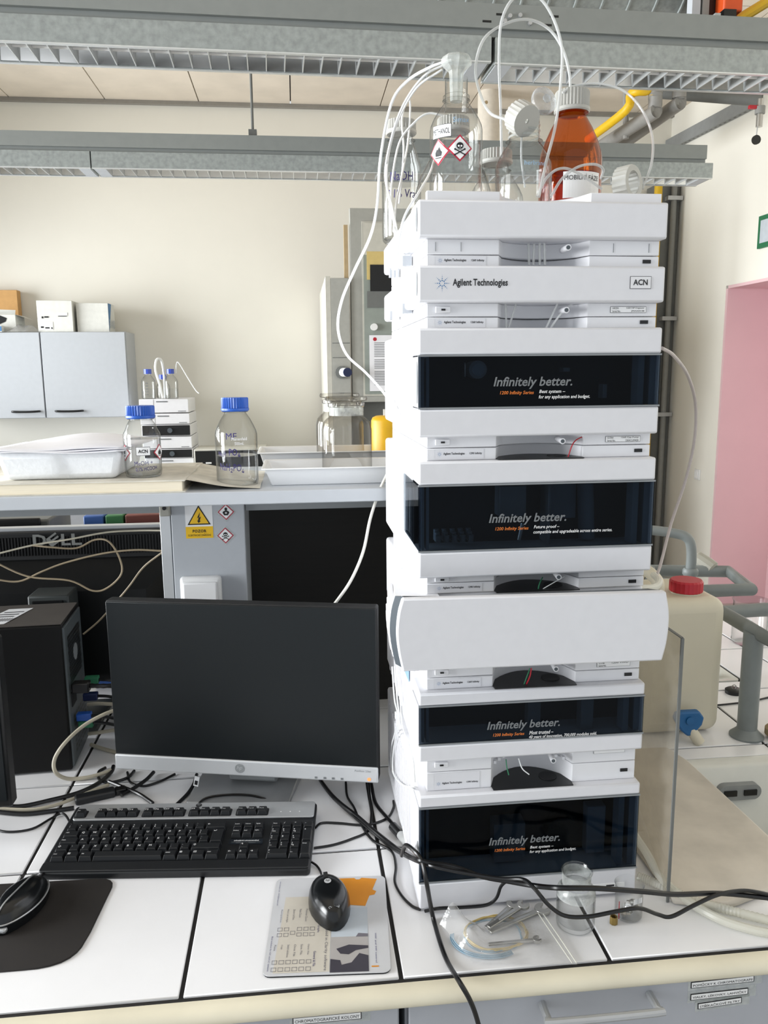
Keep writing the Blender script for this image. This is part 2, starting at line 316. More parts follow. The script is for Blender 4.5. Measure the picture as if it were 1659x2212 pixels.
# ------------------------------------------------------------------ louvre lights
def fixture(x0, x1, y0, z0, n, label, group):
    t = thing('louvre_light', label, 'ceiling light', (x0, y0, z0), group=group); L = x1 - x0; W = .165
    MB().box(0, L, 0, .012, 0, .066).box(0, L, W - .012, W, 0, .066).box(.0006, L - .0006, .0006, W - .0006, .062, .068).box(-.0006, .006, .0006, W - .0006, .0005, .0655).box(L - .006, L + .0006, .0006, W - .0006, .0005, .0655).build('housing', 'galvanised', t, smooth=0)
    MB().box(0, L, -.001, .012, -.003, .0005).build('rim', 'blade_alu', t, smooth=0); MB().box(0, L, W - .012, W + .001, -.003, .0005).build('rim', 'blade_alu', t, smooth=0)
    b = MB(); e = .055
    b.add([(e, .013, .002), (L - e, .013, .002), (L - e, .05, .045), (e, .05, .045), (e, W - .05, .045), (L - e, W - .05, .045), (L - e, W - .013, .002), (e, W - .013, .002), (e, .0825, .03), (L - e, .0825, .03)],
          [(3, 2, 1, 0), (8, 9, 2, 3), (4, 5, 9, 8), (7, 6, 5, 4)]); b.build('reflector', 'mirror_alu', t)
    MB().box(.006, e, .012, W - .012, -.001, .004).build('end_plate', 'lab_grey', t, smooth=0); MB().box(L - e, L - .006, .012, W - .012, -.001, .004).build('end_plate', 'lab_grey', t, smooth=0)
    MB().cyl((e, .0825, .022), (L - e, .0825, .022), .008, n=10).build('lamp_tube', 'label_white', t)
    me = None; p = (L - 2 * e) / n
    bm = MB().slab([(-.0015, 0), (.0015, 0), (.0008, .03), (-.0008, .03)], .013, W - .013)
    for i in range(n + 1):
        if me is None: me = bm.build('blade', 'blade_alu', t, smooth=0); me.location = (e, 0, 0)
        else: copy_part(me, t, (e + i * p, 0, 0))
    return t
FX1 = fixture(-1.35, .588, 2.5, 2.605, 34, 'nearest louvred ceiling light, galvanised, running in from the left edge', 'louvred ceiling lights')
FX2 = fixture(.60, 2.5, 2.5, 2.602, 33, 'near louvred ceiling light behind the bottles, running out at the right', 'louvred ceiling lights')
fixture(-2.8, -.868, 3.85, 2.612, 34, 'farther louvred ceiling light ending at the left edge side joint', 'louvred ceiling lights')
fixture(-.862, 1.99, 3.85, 2.612, 50, 'long farther louvred ceiling light crossing above the back wall', 'louvred ceiling lights')
YAW = math.radians(1.6)
def yaw(o, px=1.3, py=2.5):
    x, y = o.location.x - px, o.location.y - py; o.location.x = px + x * math.cos(YAW) - y * math.sin(YAW); o.location.y = py + x * math.sin(YAW) + y * math.cos(YAW); o.rotation_euler.z = YAW
def trunk(name, label, x0, x1, y, z0, z1, z2):
    t = thing(name, label, 'trunking', (x0, y, z0))
    MB().box(0, x1 - x0, .01, .15, 0, z1 - z0).build('web', 'trunk', t, smooth=0)
    MB().box(0, x1 - x0, -.004, .16, z1 - z0, z2 - z0).build('channel', 'trunk', t, smooth=0)
    return t
tk = trunk('cable_trunking', 'wide grey cable trunking above the nearest louvred lights', -1.6, 2.6, 2.5, 2.673, 2.692, 2.757)
b = MB(); s = MB()
for x, z in ((2.24, .052), (2.27, .055), (2.30, .036), (2.225, .038)): MB().cyl((x, -.004, z), (x, -.011, z), .006, n=8).build('bolt', 'silver', tk)
for x, z in ((2.16, .036), (2.20, .056), (2.34, .034), (2.36, .058)): MB().box(x, x + .026, -.0045, -.003, z - .003, z + .003).build('slot', 'black', tk, smooth=0)
for q_ in (FX1, FX2, tk): yaw(q_)
tk2 = trunk('cable_trunking', 'slimmer grey cable trunking above the farther louvred lights', -3.0, 1.955, 3.85, 2.681, 2.697, 2.758)
t = thing('hanger_rod', 'thin steel hanger rod holding the farther trunking', 'rod', (-.162, 3.9, 2.758))
MB().cyl((0, 0, .0), (0, 0, .93), .006, n=8).build('rod', 'hood_dark', t)
MB().box(-.018, .018, -.02, .02, 0, .035).build('bracket', 'hood_dark', t)
# ducts and pipes at the ceiling
b = MB()
pr = []
for i in range(19):
    x = i * .1; pr += [(.2, x), (.2, x + .09), (.206, x + .092), (.206, x + .098)]
b.lathe(pr, 36, Matrix.Translation((-.35, 3.2, 3.205)) @ Matrix.Rotation(math.pi / 2, 4, 'Y'))
o = b.build('spiral_duct', 'galvanised'); tag(o, 'big round galvanised ventilation duct above the trunking', 'duct')
t = thing('strut_frame', 'grey vertical steel strut at the top right beside the duct', 'strut', (1.46, 2.96, 2.80))
MB().box(-.05, -.02, -.02, .02, 0, .9).build('profile', 'lab_grey', t); MB().box(-.012, .012, -.02, .02, 0, .9).build('profile', 'tin_grey', t)
MB().box(.02, .05, .0, .04, 0, .9).build('profile', 'black', t)
t = thing('actuator_box', 'orange actuator box at the top right corner', 'actuator', (1.54, 2.9, 2.91))
MB().box(-.035, .035, 0, .08, .03, .2).build('body', 'orange', t, bevel=.006); MB().box(-.035, .01, -.004, .06, .0, .035).build('bracket', 'black', t)
t = thing('pipe_rack', 'dark steel pipe rack at the top right corner', 'rack', (1.5, 2.88, 2.85))
MB().box(-.02, .6, 0, .3, 0, .012).box(-.02, .6, 0, .012, .0, .06).build('tray', 'hood_dark', t, smooth=0); MB().box(-.04, -.02, -.01, .04, 0, .07).build('hook', 'silver', t)
tag(MB().tube([(1.58, 2.95, 2.93), (1.78, 2.98, 3.05), (1.95, 3.0, 3.15)], .018, 10).build('gas_pipe', 'yellow_pipe'), 'short yellow gas pipe slanting up at the top right corner', 'pipe')
tag(MB().tube([(1.66, 3.0, 2.90), (1.95, 3.1, 3.06)], .03, 12, smooth=False).build('drain_pipe', 'pipe_grey'), 'fat grey pipe slanting up at the top right corner', 'pipe')
# pipe group dropping behind the amber bottle
P = lambda *q: [tuple(at(u, v, y=y)) for u, v, y in q]
def PUP(*q):
    r = P(*q); return r + [(r[-1][0], r[-1][1], 3.3), (r[-1][0], r[-1][1], 3.69)]
tag(MB().tube(PUP((1270, 302, 5.3), (1352, 238, 4.9), (1362, 205, 4.9), (1378, 197, 4.85), (1400, 195, 4.85), (1412, 178, 4.85)), .026, 12, sub=4).build('gas_pipe', 'yellow_pipe'), 'bent yellow gas pipe behind the amber bottle', 'pipe')
tag(MB().tube(PUP((1295, 318, 5.6), (1405, 248, 4.9), (1414, 238, 4.88), (1416, 200, 4.85)), .04, 14, sub=3).build('drain_pipe', 'pipe_grey'), 'grey elbow pipe just right of the bent yellow pipe', 'pipe')
tag(MB().tube(PUP((1335, 318, 5.7), (1455, 232, 4.9), (1466, 222, 4.88), (1468, 190, 4.85)), .04, 14, sub=3).build('drain_pipe', 'pipe_grey'), 'second grey elbow pipe, nearest the perforated strut', 'pipe')
tag(MB().tube(P((1430, 200, 5.1), (1640, 216, 4.85)), .036, 14, smooth=False).build('header_pipe', 'hood_dark'), 'dark horizontal header pipe under the near louvred light at the right', 'pipe')
tag(MB().tube(P((1352, 200, 5.2), (1352, 300, 5.2)), .018, 10, smooth=False).build('drop_pipe', 'pipe_grey'), 'slim vertical drop pipe between the yellow and grey pipes', 'pipe')
t = thing('perforated_strut', 'perforated steel strut slanting up along the right wall', 'strut')
a, c = at(1400, 338, x=2.975), at(1640, 212, x=2.975)
d = (c - a).normalized(); q = d.cross(Vector((0, 0, 1))).normalized(); nrm = q.cross(d)
b = MB(); hb = MB(); wv = .042
b.add([a - nrm * wv - q * .02, c - nrm * wv - q * .02, c + nrm * wv - q * .02, a + nrm * wv - q * .02, a - nrm * wv + q * .02, c - nrm * wv + q * .02, c + nrm * wv + q * .02, a + nrm * wv + q * .02],
      [(0, 1, 2, 3), (7, 6, 5, 4), (0, 4, 5, 1), (3, 2, 6, 7), (0, 3, 7, 4), (1, 5, 6, 2)])
b.build('rail', 'bag_metal', t, smooth=0)
L = (c - a).length
for k in range(26):
    p0 = a + d * (L * (k + .3) / 26)
    for sgn in (-1, 1):
        for yy in (-.0206,):
            u = p0 + nrm * (-.012 + .0 * sgn) + q * yy
            if sgn < 0: hb.add([u - nrm * .004, u - nrm * .004 + d * .03, u + nrm * .004 + d * .03, u + nrm * .004], [(0, 1, 2, 3)])
    u = p0 - nrm * (wv + .0006)
    hb.add([u - q * .006, u - q * .006 + d * .03, u + q * .006 + d * .03, u + q * .006], [(0, 1, 2, 3)])
hb.build('slot_row', 'black', t, smooth=0)['kind'] = 'stuff'
t = thing('sprinkler_valve', 'small brass valve with a red lever hanging at the right edge', 'valve', at(1643, 222, y=4.7))
MB().cyl((0, 0, -.13), (0, 0, .02), .018).build('body', 'steel', t); MB().cyl((0, 0, -.06), (0, 0, -.02), .028).build('collar', 'tin_grey', t)
MB().box(-.07, 0, -.01, .01, -.035, -.015).build('lever', 'red', t, bevel=.003)
MB().cyl((-.01, 0, -.13), (-.012, 0, -.18), .003).build('chain', 'silver', t); MB().cyl((-.012, -.006, -.2), (-.012, .006, -.2), .026).build('tag_disc', 'black', t)
# ------------------------------------------------------------------ far wall: cabinets, boxes, instruments
def wall_cabinet(x0, x1, hx, label):
    t = thing('wall_cabinet', label, 'cabinet', (x0, 6.15, 1.41), group='grey wall cabinets'); W = x1 - x0
    MB().box(0, W, .02, .35, 0, .615).build('body', 'lab_grey', t); d = MB().box(.003, W - .003, 0, .018, .003, .612).build('door', 'lab_grey', t, bevel=.002)
    MB().tube([(hx, 0, .05), (hx + .01, -.025, .05), (hx + .06, -.03, .048), (hx + .13, -.03, .048), (hx + .18, -.025, .05), (hx + .19, 0, .05)], .008, 8).build('handle', 'black', d)
wall_cabinet(-2.42, -1.82, .37, 'grey wall cabinet door cut by the left edge of the picture')
wall_cabinet(-1.816, -1.222, .07, 'grey wall cabinet with a black handle under the two white boxes')
def carton(loc, w_, d_, h_, label, m='box_white', rz=0.):
    t = thing('carton', label, 'box', loc, (0, 0, rz)); MB().box(0, w_, 0, d_, 0, h_).build('body', m, t, bevel=.002); return t
t = carton((-1.83, 6.17, 2.025), .245, .22, .22, 'square white carton with shipping labels on the wall cabinet')
MB().flat([(.01, .015), (.105, .015), (.105, .07), (.01, .07)], -.002).build('shipping_label', 'label_white', t, smooth=0)
b = MB()
for x, z, ww, hh in ((.02, .028, .02, .012), (.05, .024, .03, .01), (.092, .02, .008, .014), (.03, .095, .012, .014), (.05, .1, .028, .01), (.145, .108, .06, .005)): b.flat([(x, z), (x + ww, z), (x + ww, z + hh), (x, z + hh)], -.003)
b.build('label_print', 'ink', t, smooth=0)
MB().flat([(.145, .115), (.21, .115), (.21, .135), (.145, .135)], -.0025).build('shipping_label', 'label_white', t, smooth=0)
t = carton((-1.565, 6.2, 2.025), .225, .2, .205, 'white carton with a blue printed end on the wall cabinet', rz=0.0)
MB().add([(.226, .0, .002), (.226, .1, .203), (.226, .0, .203)], [(0, 1, 2)]).build('blue_panel', 'blue_print', t, smooth=0)
MM = Matrix.Translation((.2265, .015, .03)) @ Matrix.Rotation(math.pi / 2, 4, 'Z')
text('BRAND', 'print_grey', t, 0, 0, 0, width=.17, height=.06, M=MM)
t = carton((-2.22, 6.2, 2.025), .23, .2, .125, 'open white carton with loose flaps near the left edge, on the wall cabinet')
MB().add([(0, -.001, .125), (.23, -.001, .125), (.26, -.08, .15), (.0, -.08, .16)], [(0, 1, 2, 3)]).build('flap', 'box_white', t, smooth=0)
MB().add([(.23, 0, .125), (.23, .2, .125), (.29, .2, .1), (.29, 0, .105)], [(0, 1, 2, 3)]).build('flap', 'box_white', t, smooth=0)
MB().flat([(.1, .05), (.16, .075), (.17, .1), (.12, .12)], -.002).build('torn_hole', 'black', t, smooth=0)
t = carton((-2.3, 6.4, 2.15), .27, .08, .19, 'brown cardboard flap standing behind the open carton', 'cardboard')
t = carton((-2.2, 6.14, 2.025), .13, .05, .045, 'small white and blue pack in front of the open carton')
MB().box(.09, .128, -.002, .0, .006, .04).build('blue_panel', 'blue_print', t, smooth=0)
def blob(nx, ny, fx):
    vs = [fx(i / nx, j / ny) for j in range(ny + 1) for i in range(nx + 1)]
    return vs, [(j * (nx + 1) + i, j * (nx + 1) + i + 1, (j + 1) * (nx + 1) + i + 1, (j + 1) * (nx + 1) + i) for j in range(ny) for i in range(nx)]
rb = random.Random(3); hh = {(i, j): rb.random() for i in range(13) for j in range(6)}
vs, fs = blob(12, 5, lambda a, b: (-2.06 + .24 * a, 6.14 + .15 * b, 2.027 + .05 * math.sin(math.pi * a) * math.sin(math.pi * b) * (.7 + .6 * hh[(round(a * 12), round(b * 5))])))
tag(MB().add(vs, fs).build('plastic_bag', G_FILM), 'small crumpled clear bag lying on the wall cabinet beside the cartons', 'bag')
# far bench under them
t = thing('far_bench', 'far laboratory bench along the back wall carrying the small instrument stack', 'bench', (-2.9, 5.75, 0))
MB().box(0, 2.9, 0, .72, .86, .9).build('top_slab', 'lab_grey', t); MB().box(0, 2.88, .04, .7, 0, .86).build('carcass', 'cabinet_grey', t)
# far instrument stack
FZ = [(.900, 1.118, 'white'), (1.12, 1.185, 'dark'), (1.19, 1.275, 'white'), (1.28, 1.360, 'dark'), (1.364, 1.440, 'white'), (1.446, 1.543, 'tray')]
FL = {0: 'lowest white module of the small far instrument stack', 1: 'lower black fronted module with a knob in the small far stack', 2: 'white module between the two black fronts in the small far stack',
      3: 'upper black fronted module with a knob in the small far stack', 4: 'white module just under the solvent tray of the small far stack', 5: 'solvent tray on top of the small far instrument stack'}
for k, (z0, z1, kd) in enumerate(FZ):
    t = thing('far_module', FL[k], 'instrument', (-1.115 + .012 * (5 - k) * .3, 5.95, z0), group='modules of the far stack'); h = z1 - z0
    MB().box(0, .345, 0, .4, 0, h).build('housing', 'white_plastic', t, bevel=.004)
    if kd == 'dark':
        MB().box(.005, .34, -.006, 0, .004, h - .004).build('front_panel', 'black', t, bevel=.002); MB().cyl((.2, -.006, h * .5), (.2, -.02, h * .5), .018).build('knob', 'dark_grey', t)
        MB().disc(.08, h * .75, .005, -.007).build('indicator', 'label_white', t, smooth=0)
    else:
        MB().box(.1, .102, -.001, .0, .002, h - .002).build('seam', 'txt_grey', t, smooth=0); MB().flat([(.12, h - .022), (.2, h - .022), (.2, h - .014), (.12, h - .014)], -.002).build('name_print', 'txt_grey', t, smooth=0); MB().flat([(.27, .008), (.325, .008), (.325, .013), (.27, .013)], -.002).build('name_print', 'txt_grey', t, smooth=0)
def prof_bottle(R, H, rn, hn, sh):     # body radius, total height, neck radius, neck height, shoulder height
    zb = H - hn - sh
    return [(R * .86, 0), (R * .96, .003), (R, .012), (R, zb), (R * .97, zb + sh * .16), (R * .86, zb + sh * .4), (rn + (R - rn) * .42, zb + sh * .7), (rn * 1.1, zb + sh * .95), (rn, H - hn), (rn, H)]
for i, (x, y, m) in enumerate(((-1.06, 6.05, 'left'), (-.9, 6.05, 'right'), (-.98, 6.2, 'rear'))):
    t = thing('solvent_bottle', {'left': 'clear bottle with a blue cap and scale, on the far tray at the left', 'right': 'clear bottle with a blue cap and arched tubing, on the far tray at the right', 'rear': 'clear bottle with a blue cap between the other two on the far tray'}[m], 'bottle', (x, y, 1.543), group='bottles on the far tray')
    z = .2 if m != 'rear' else .16
    MB().lathe(prof_bottle(.05, z, .02, .03, .05), 20).build('glass_body', G_CLEAR, t); MB().lathe([(.027, z - .022), (.027, z + .012)], 20, rid=.05).build('cap', 'cap_blue_soft', t)
    MB().lathe([(.046, .004), (.046, .07)], 18).build('liquid', G_WATER, t)
    if m == 'left':
        b = MB()
        for q in range(5): b.flat([(-.012, .03 + q * .02), (.006, .03 + q * .02), (.006, .035 + q * .02), (-.012, .035 + q * .02)], 0)
        b.build('scale_marks', 'txt_grey', t, fn=bendfn(.0505), smooth=0)
def wire(name, label, pts, r, m, category='tubing', n=7, group=None, sub=6):
    return tag(MB().tube(pts, r, n, sub).build(name, m), label, category, group)
wire('solvent_tubing', 'thick white tubing loop over the left bottle of the far stack', P((352, 860, 5.93), (345, 830, 5.93), (336, 800, 5.95), (338, 778, 5.98), (348, 778, 6), (354, 808, 6.05), (357, 860, 6.05)), .009, 'tube_white')
wire('solvent_tubing', 'thin white tubing arching from the right bottle of the far stack', P((380, 806, 6.05), (381, 788, 6.05), (386, 784, 6.04), (405, 815, 6.02), (422, 842, 6), (430, 850, 5.98)), .004, 'tube_white')
t = thing('far_power_unit', 'low beige and black bench unit right of the small far stack', 'instrument', (-.73, 5.8, .9))
MB().box(0, .5, .01, .35, 0, .29).build('housing', 'hood_light', t, bevel=.004); MB().box(.01, .49, 0, .01, .14, .28).build('front_panel', 'black', t)
MB().box(.08, .12, -.003, 0, .19, .2).build('print', 'label_white', t)
# fume hood
t = thing('fume_hood', 'grey fume hood by the back wall with control column and sash', 'fume hood', (.2, 5.2, 0))
MB().box(0, .03, 0, 1.2, 0, 2.31).build('side_wall', 'hood_light', t); MB().box(.03, .15, 0, .25, 0, 2.3).build('control_column', 'hood_grey', t, bevel=.004)
for z in (1.81, 1.9): MB().box(.035, .148, -.002, 0, z, z + .004).build('panel_seam', 'hood_dark', t, smooth=0)
MB().box(.158, 1.6, .02, .08, 1.53, 2.72).build('sash_frame', 'hood_grey', t, bevel=.004)
MB().box(.23, 1.4, .012, .022, 1.57, 2.64).build('sash_moulding', 'hood_light', t); MB().box(.24, 1.4, .008, .02, 1.58, 2.63).build('sash_pane', 'hood_pale', t)
MB().box(.24, 1.4, .004, .012, 2.44, 2.63).build('upper_pane', 'hood_light', t); MB().box(.26, 1.4, .002, .012, 2.29, 2.46).build('lamp_cover', 'yellow_box', t)
MB().box(.28, 1.4, -.003, .012, 2.22, 2.38).build('dark_opening', 'black_matte', t); MB().box(.26, 1.4, .001, .012, 2.12, 2.22).build('lower_opening', 'hood_dark', t)
MB().cyl((.30, .01, 2.0), (.30, -.02, 2.0), .022).build('sash_knob', 'socket_white', t)
MB().box(.158, 1.6, .1, .14, .9, 1.53).build('work_opening', 'hood_dark', t); MB().box(0.15, 1.6, 0.02, 1.2, 0, .9).build('base_cabinet', 'hood_grey', t)
for z in (1.72, 1.5):
    k = MB().cyl((.09, 0, z), (.09, -.02, z), .04).build('tap_rosette', 'hood_dark', t); MB().cyl((.1, -.02, z), (.12, -.1, z), .028).build('tap_handle', 'socket_white', k); MB().cyl((.12, -.1, z), (.123, -.112, z), .028).build('tap_end', 'navy', k)
MB().box(.12, .145, .02, .05, 2.3, 2.62).build('wooden_batten', 'wood', t)
t = thing('notice_sheet', 'printed white notice sheet taped to the fume hood sash', 'paper', (.47, 5.2, 1.6))
MB().box(0, .25, -.002, .004, 0, .35).build('sheet', 'paper', t)
b = MB(); rr = random.Random(2)
for i in range(26):
    if i in (9, 16): continue
    wd = .1 + .07 * rr.random(); b.flat([(.03, .3 - i * .0105), (.03 + wd, .3 - i * .0105), (.03 + wd, .304 - i * .0105), (.03, .304 - i * .0105)], -.003)
b.build('print_lines', 'txt_grey', t, smooth=0); MB().disc(.035, .325, .012, -.003).build('crest', 'red', t, smooth=0)
# ------------------------------------------------------------------ bench
ZB = .9
bench = thing('worktop', 'tiled white laboratory worktop with black joints and a cream rounded front edge', 'worktop', (0, 0, 0))
def slab_piece(x0, x1, y0, y1): return (x0, x1, y0, y1)
base = MB()
for r in ((-1.5, .72, .965, 2.0), (.72, 1.32, .965, 1.02), (.72, 1.32, 1.526, 1.93), (1.32, 2.2, .965, 2.6), (.72, 1.16, 2.32, 2.6), (1.16, 1.32, 1.93, 2.6), (.60, .72, 2.0, 2.6)): base.box(r[0], r[1], r[2], r[3], .877, .8965)
base.build('joint_bed', 'grout', bench, smooth=0)
pe = [(.966, .8775), (.966, .9), (.958, .9012), (.950, .8995), (.944, .895), (.941, .889), (.942, .8825), (.946, .8782), (.953, .8765)]
MB().add([(-1.5, y, z) for y, z in pe] + [(2.2, y, z) for y, z in pe], [tuple(range(9)), tuple(range(17, 8, -1))] + [(i, 9 + i, 9 + (i + 1) % 9, (i + 1) % 9) for i in range(9)]).build('front_edge', 'edge_cream', bench, smooth=50)
XS = [-1.366, -1.069, -.772, -.474, -.175, .122, .419, .716, 1.013, 1.31, 1.607, 1.904]; YS = [.973, 1.283, 1.578, 1.876, 2.17, 2.46]
jn = .0032
def tile(x0, x1, y0, y1):
    MB().box(x0 + jn, x1 - jn, y0 + jn, y1 - jn, .885, ZB).build('tile', 'tile', bench, bevel=.0012, seg=1)
for i in range(len(XS) - 1):
    for j in range(len(YS) - 1):
        x0, x1, y0, y1 = XS[i], XS[i + 1], YS[j], YS[j + 1]
        if x0 < .7 and y0 > 1.9: continue
        if .7 < x0 < 1.3 and y0 < 1.5:
            if j == 1: tile(x0, x1, 1.526, 1.578)
            continue
        if .7 < x0 < 1.3 and y0 > 1.86:
            if x0 > 1: tile(1.165, x1, y0, y1)
            if j == 3: tile(x0, min(x1, 1.165), y0, 1.93)
            continue
        tile(x0, x1, y0, y1)
def sink(x0, x1, y0, y1, depth, label, slot):
    t = thing('lab_sink', label, 'sink', ((x0 + x1) / 2, (y0 + y1) / 2, ZB)); hx, hy = (x1 - x0) / 2, (y1 - y0) / 2
    def rr(ax, ay, r, z, n=5):
        o = []
        for cx, cy, a0 in ((ax - r, -ay + r, -90), (ax - r, ay - r, 0), (-ax + r, ay - r, 90), (-ax + r, -ay + r, 180)):
            for k in range(n + 1): a = math.radians(a0 + 90 * k / n); o.append((cx + r * math.cos(a), cy + r * math.sin(a), z))
        return o
    L = [rr(hx, hy, .01, -.004), rr(hx, hy, .01, .001), rr(hx - .022, hy - .022, .035, .001), rr(hx - .03, hy - .03, .04, -.008), rr(hx - .045, hy - .045, .05, -depth + .03), rr(hx - .075, hy - .075, .05, -depth)]
    vs = sum(L, []); n = len(L[0]); fs = [(k * n + i, k * n + (i + 1) % n, (k + 1) * n + (i + 1) % n, (k + 1) * n + i) for k in range(len(L) - 1) for i in range(n)] + [tuple((len(L) - 1) * n + i for i in range(n))]
    MB().add(vs, fs).build('basin', 'ceramic', t, smooth=60)
    if slot:
        sx, sz, sy = -.118, -.055, hy - .042
        def pill(a, c): return [(sx + a * (1 if abs(q) < 90 or q > 270 else -1) + c * math.cos(math.radians(q)), sz + c * math.sin(math.radians(q))) for q in list(range(-90, 91, 15)) + list(range(90, 271, 15))]
        MB().slab(pill(.03, .017), sy - .006, sy + .01).build('overflow_plate', 'bag_metal', t); bb = MB()
        for k in (-1, 1): bb.box(sx + k * .022 - .014, sx + k * .022 + .014, sy - .009, sy, sz - .006, sz + .006)
        bb.build('overflow_slot', 'black', t, smooth=0)
    MB().cyl((0, 0, -depth), (0, 0, -depth + .003), .03, n=20).build('drain', 'steel', t)
sink(.722, 1.318, 1.022, 1.524, .2, 'ceramic sink with an overflow slot at the right front of the worktop', True)
sink(.724, 1.158, 1.934, 2.318, .12, 'white shallow sink behind the jerrycan', False)
t = thing('draining_board', 'stained beige board laid from the worktop over the sink edge', 'board', (0, 0, ZB))
pts = cat([(.56, 1.075, 0), (.63, 1.055, 0), (.69, 1.07, 0), (.78, 1.1, 0), (.806, 1.14, 0)], 5)
poly = [(p.x, p.y) for p in pts] + [(.802, 1.3), (.796, 1.5), (.78, 1.565), (.56, 1.575)]
MB().prism(poly, .0016, .013).build('panel', 'board', t, bevel=.004)
# drawer units under the worktop
def drawer_unit(x0, x1, label, handle=None):
    t = thing('drawer_unit', label, 'cabinet', (x0, .96, 0), group='drawer units under the worktop'); W = x1 - x0
    MB().box(0, W, .02, .6, .08, .876).build('carcass', 'cabinet_grey', t); MB().box(.01, W - .01, .06, .6, 0, .08).build('plinth', 'black_matte', t)
    for z0, z1 in ((.735, .8755), (.52, .729), (.30, .514), (.09, .294)):
        d = MB().box(.003, W - .003, 0, .02, z0, z1).build('drawer', 'cabinet_grey', t, bevel=.002)
        if handle:
            a, c = handle; z = (z0 + .118) if z0 > .7 else z1 - .05
            MB().tube([(a, .0, z), (a, -.028, z), (a + .006, -.034, z), (c - .006, -.034, z), (c, -.028, z), (c, 0, z)], .0055, 10, 3).build('handle', 'silver', d)
    return t
dl = drawer_unit(-.47, .119, 'grey drawer unit labelled for chromatography columns')
dr = drawer_unit(.127, .725, 'grey drawer unit with a steel bar handle and three stacked labels', (.19, .345))
def paper_label(parent, x, z, wd, ht, s, rot=0.):
    M_ = Matrix.Translation((x, 0, z)) @ Matrix.Rotation(-rot, 4, 'Y')
    b = MB().flat([(-.004, -.004), (wd + .012, -.004), (wd + .012, ht + .004), (-.004, ht + .004)], -.0004, M_); b.build('clear_tape', G_FROST, parent, smooth=0)
    MB().flat([(0, 0), (wd, 0), (wd, ht), (0, ht)], -.0008, M_).build('label_border', 'ink', parent, smooth=0)
    e = .0012; MB().flat([(e, e), (wd - e, e), (wd - e, ht - e), (e, ht - e)], -.0012, M_).build('paper_label', 'label_white', parent, smooth=0)
    text(s, 'ink', parent, .003, -.0016, ht * .25, width=wd - .006, height=ht * .5, M=M_)
a, c = at(632, 2205, y=.958), at(781, 2187, y=.958)
paper_label(dl, a.x + .47, a.z - .008, c.x - a.x, .0115, 'CHROMATOGRAFICKÉ KOLONY')
for s, u0, v0, u1, hh_ in (('POMŮCKY K CHROMATOGRAFII', 1493, 2137, 1630, .0105), ('VIALKY, LÉKOVKY, LAHVIČKY', 1492, 2163, 1617, .0105), ('STŘÍKAČKOVÉ FILTRY', 1508, 2182, 1603, .0098)):
    a, c = at(u0, v0, y=.958), at(u1, v0 - .135 * (u1 - u0), y=.958)
    paper_label(dr, a.x - .127, a.z, c.x - a.x, hh_, s, .06 if 'S' in s[:1] else .02)
struct(MB().box(-1.5, -.474, .98, 1.6, 0, .858).build('trim_2', 'cabinet_grey')); struct(MB().box(.729, 2.2, .98, 1.6, 0, .69).build('trim_3', 'cabinet_grey'))
struct(MB().box(-1.5, .55, 1.65, 2.0, 0, .858).build('trim_4', 'cabinet_grey')); struct(MB().box(.55, 2.2, 1.65, 2.6, 0, .69).build('trim_5', 'cabinet_grey'))
# ------------------------------------------------------------------ the instrument stack
X0, X1, YF, YR = .1665, .5115, 1.105, 1.54
CX0, CX1 = .280, .407
def band_poly(depth):
    p = [(X0 + .014, YR - .01), (X0 + .014, YF + .015), (CX0, YF + .015)]
    for k in range(1, 12):
        a = k / 12; p.append((CX0 + (CX1 - CX0) * a, YF + .015 + .012 + depth * math.sin(math.pi * a) ** .8))
    p += [(CX1, YF + .015), (X1 - .004, YF + .015), (X1 - .004, YR - .01)]
    return p
def starburst(parent, cx, y, cz, r):
    b = MB(); b2 = MB()
    for k in range(8):
        a = k * math.pi / 4
        for q, s in ((.34, .085), (.58, .07), (.8, .045)): b.disc(cx + r * q * math.cos(a), cz + r * q * math.sin(a), r * s, y, 6)
        b2.disc(cx + r * .98 * math.cos(a), cz + r * .98 * math.sin(a), r * .035, y, 6)
    b.build('starburst_logo', 'blue_dot', parent, smooth=0); b2.build('starburst_tips', 'dot_light', parent, smooth=0)
def logo_band(t, z0, z1, series, px):
    """upper recessed band of a module with the maker's name and the indicator window"""
    MB().prism(band_poly(.045), z0, z1 - .0007).build('top_band', 'white_plastic', t, bevel=.001)
    h = z1 - z0; y = YF + .0145
    b = MB().flat([(.192, z0 + .001), (.262, z0 + .001), (.262, z1 - .002), (.192, z1 - .002)], y).build('name_plate', 'white_cover', t, smooth=0)
    zc = (z0 + z1) / 2 - (.004 if h > .025 else 0)
    starburst(t, .1985, y - .0004, zc, .0042)
    text('Agilent Technologies', 'ink', t, .204, y - .0004, zc - .0019, width=.0305, height=.0042, bold=.02); text(series, 'ink', t, .2415, y - .0004, zc - .0016, width=.018, height=.0036, bold=.02)
    zi = z0 + h * .5
    MB().box(.484, .4955, y - .001, y + .001, zi - .0024, zi + .0024).build('indicator_window', 'black', t, smooth=0)
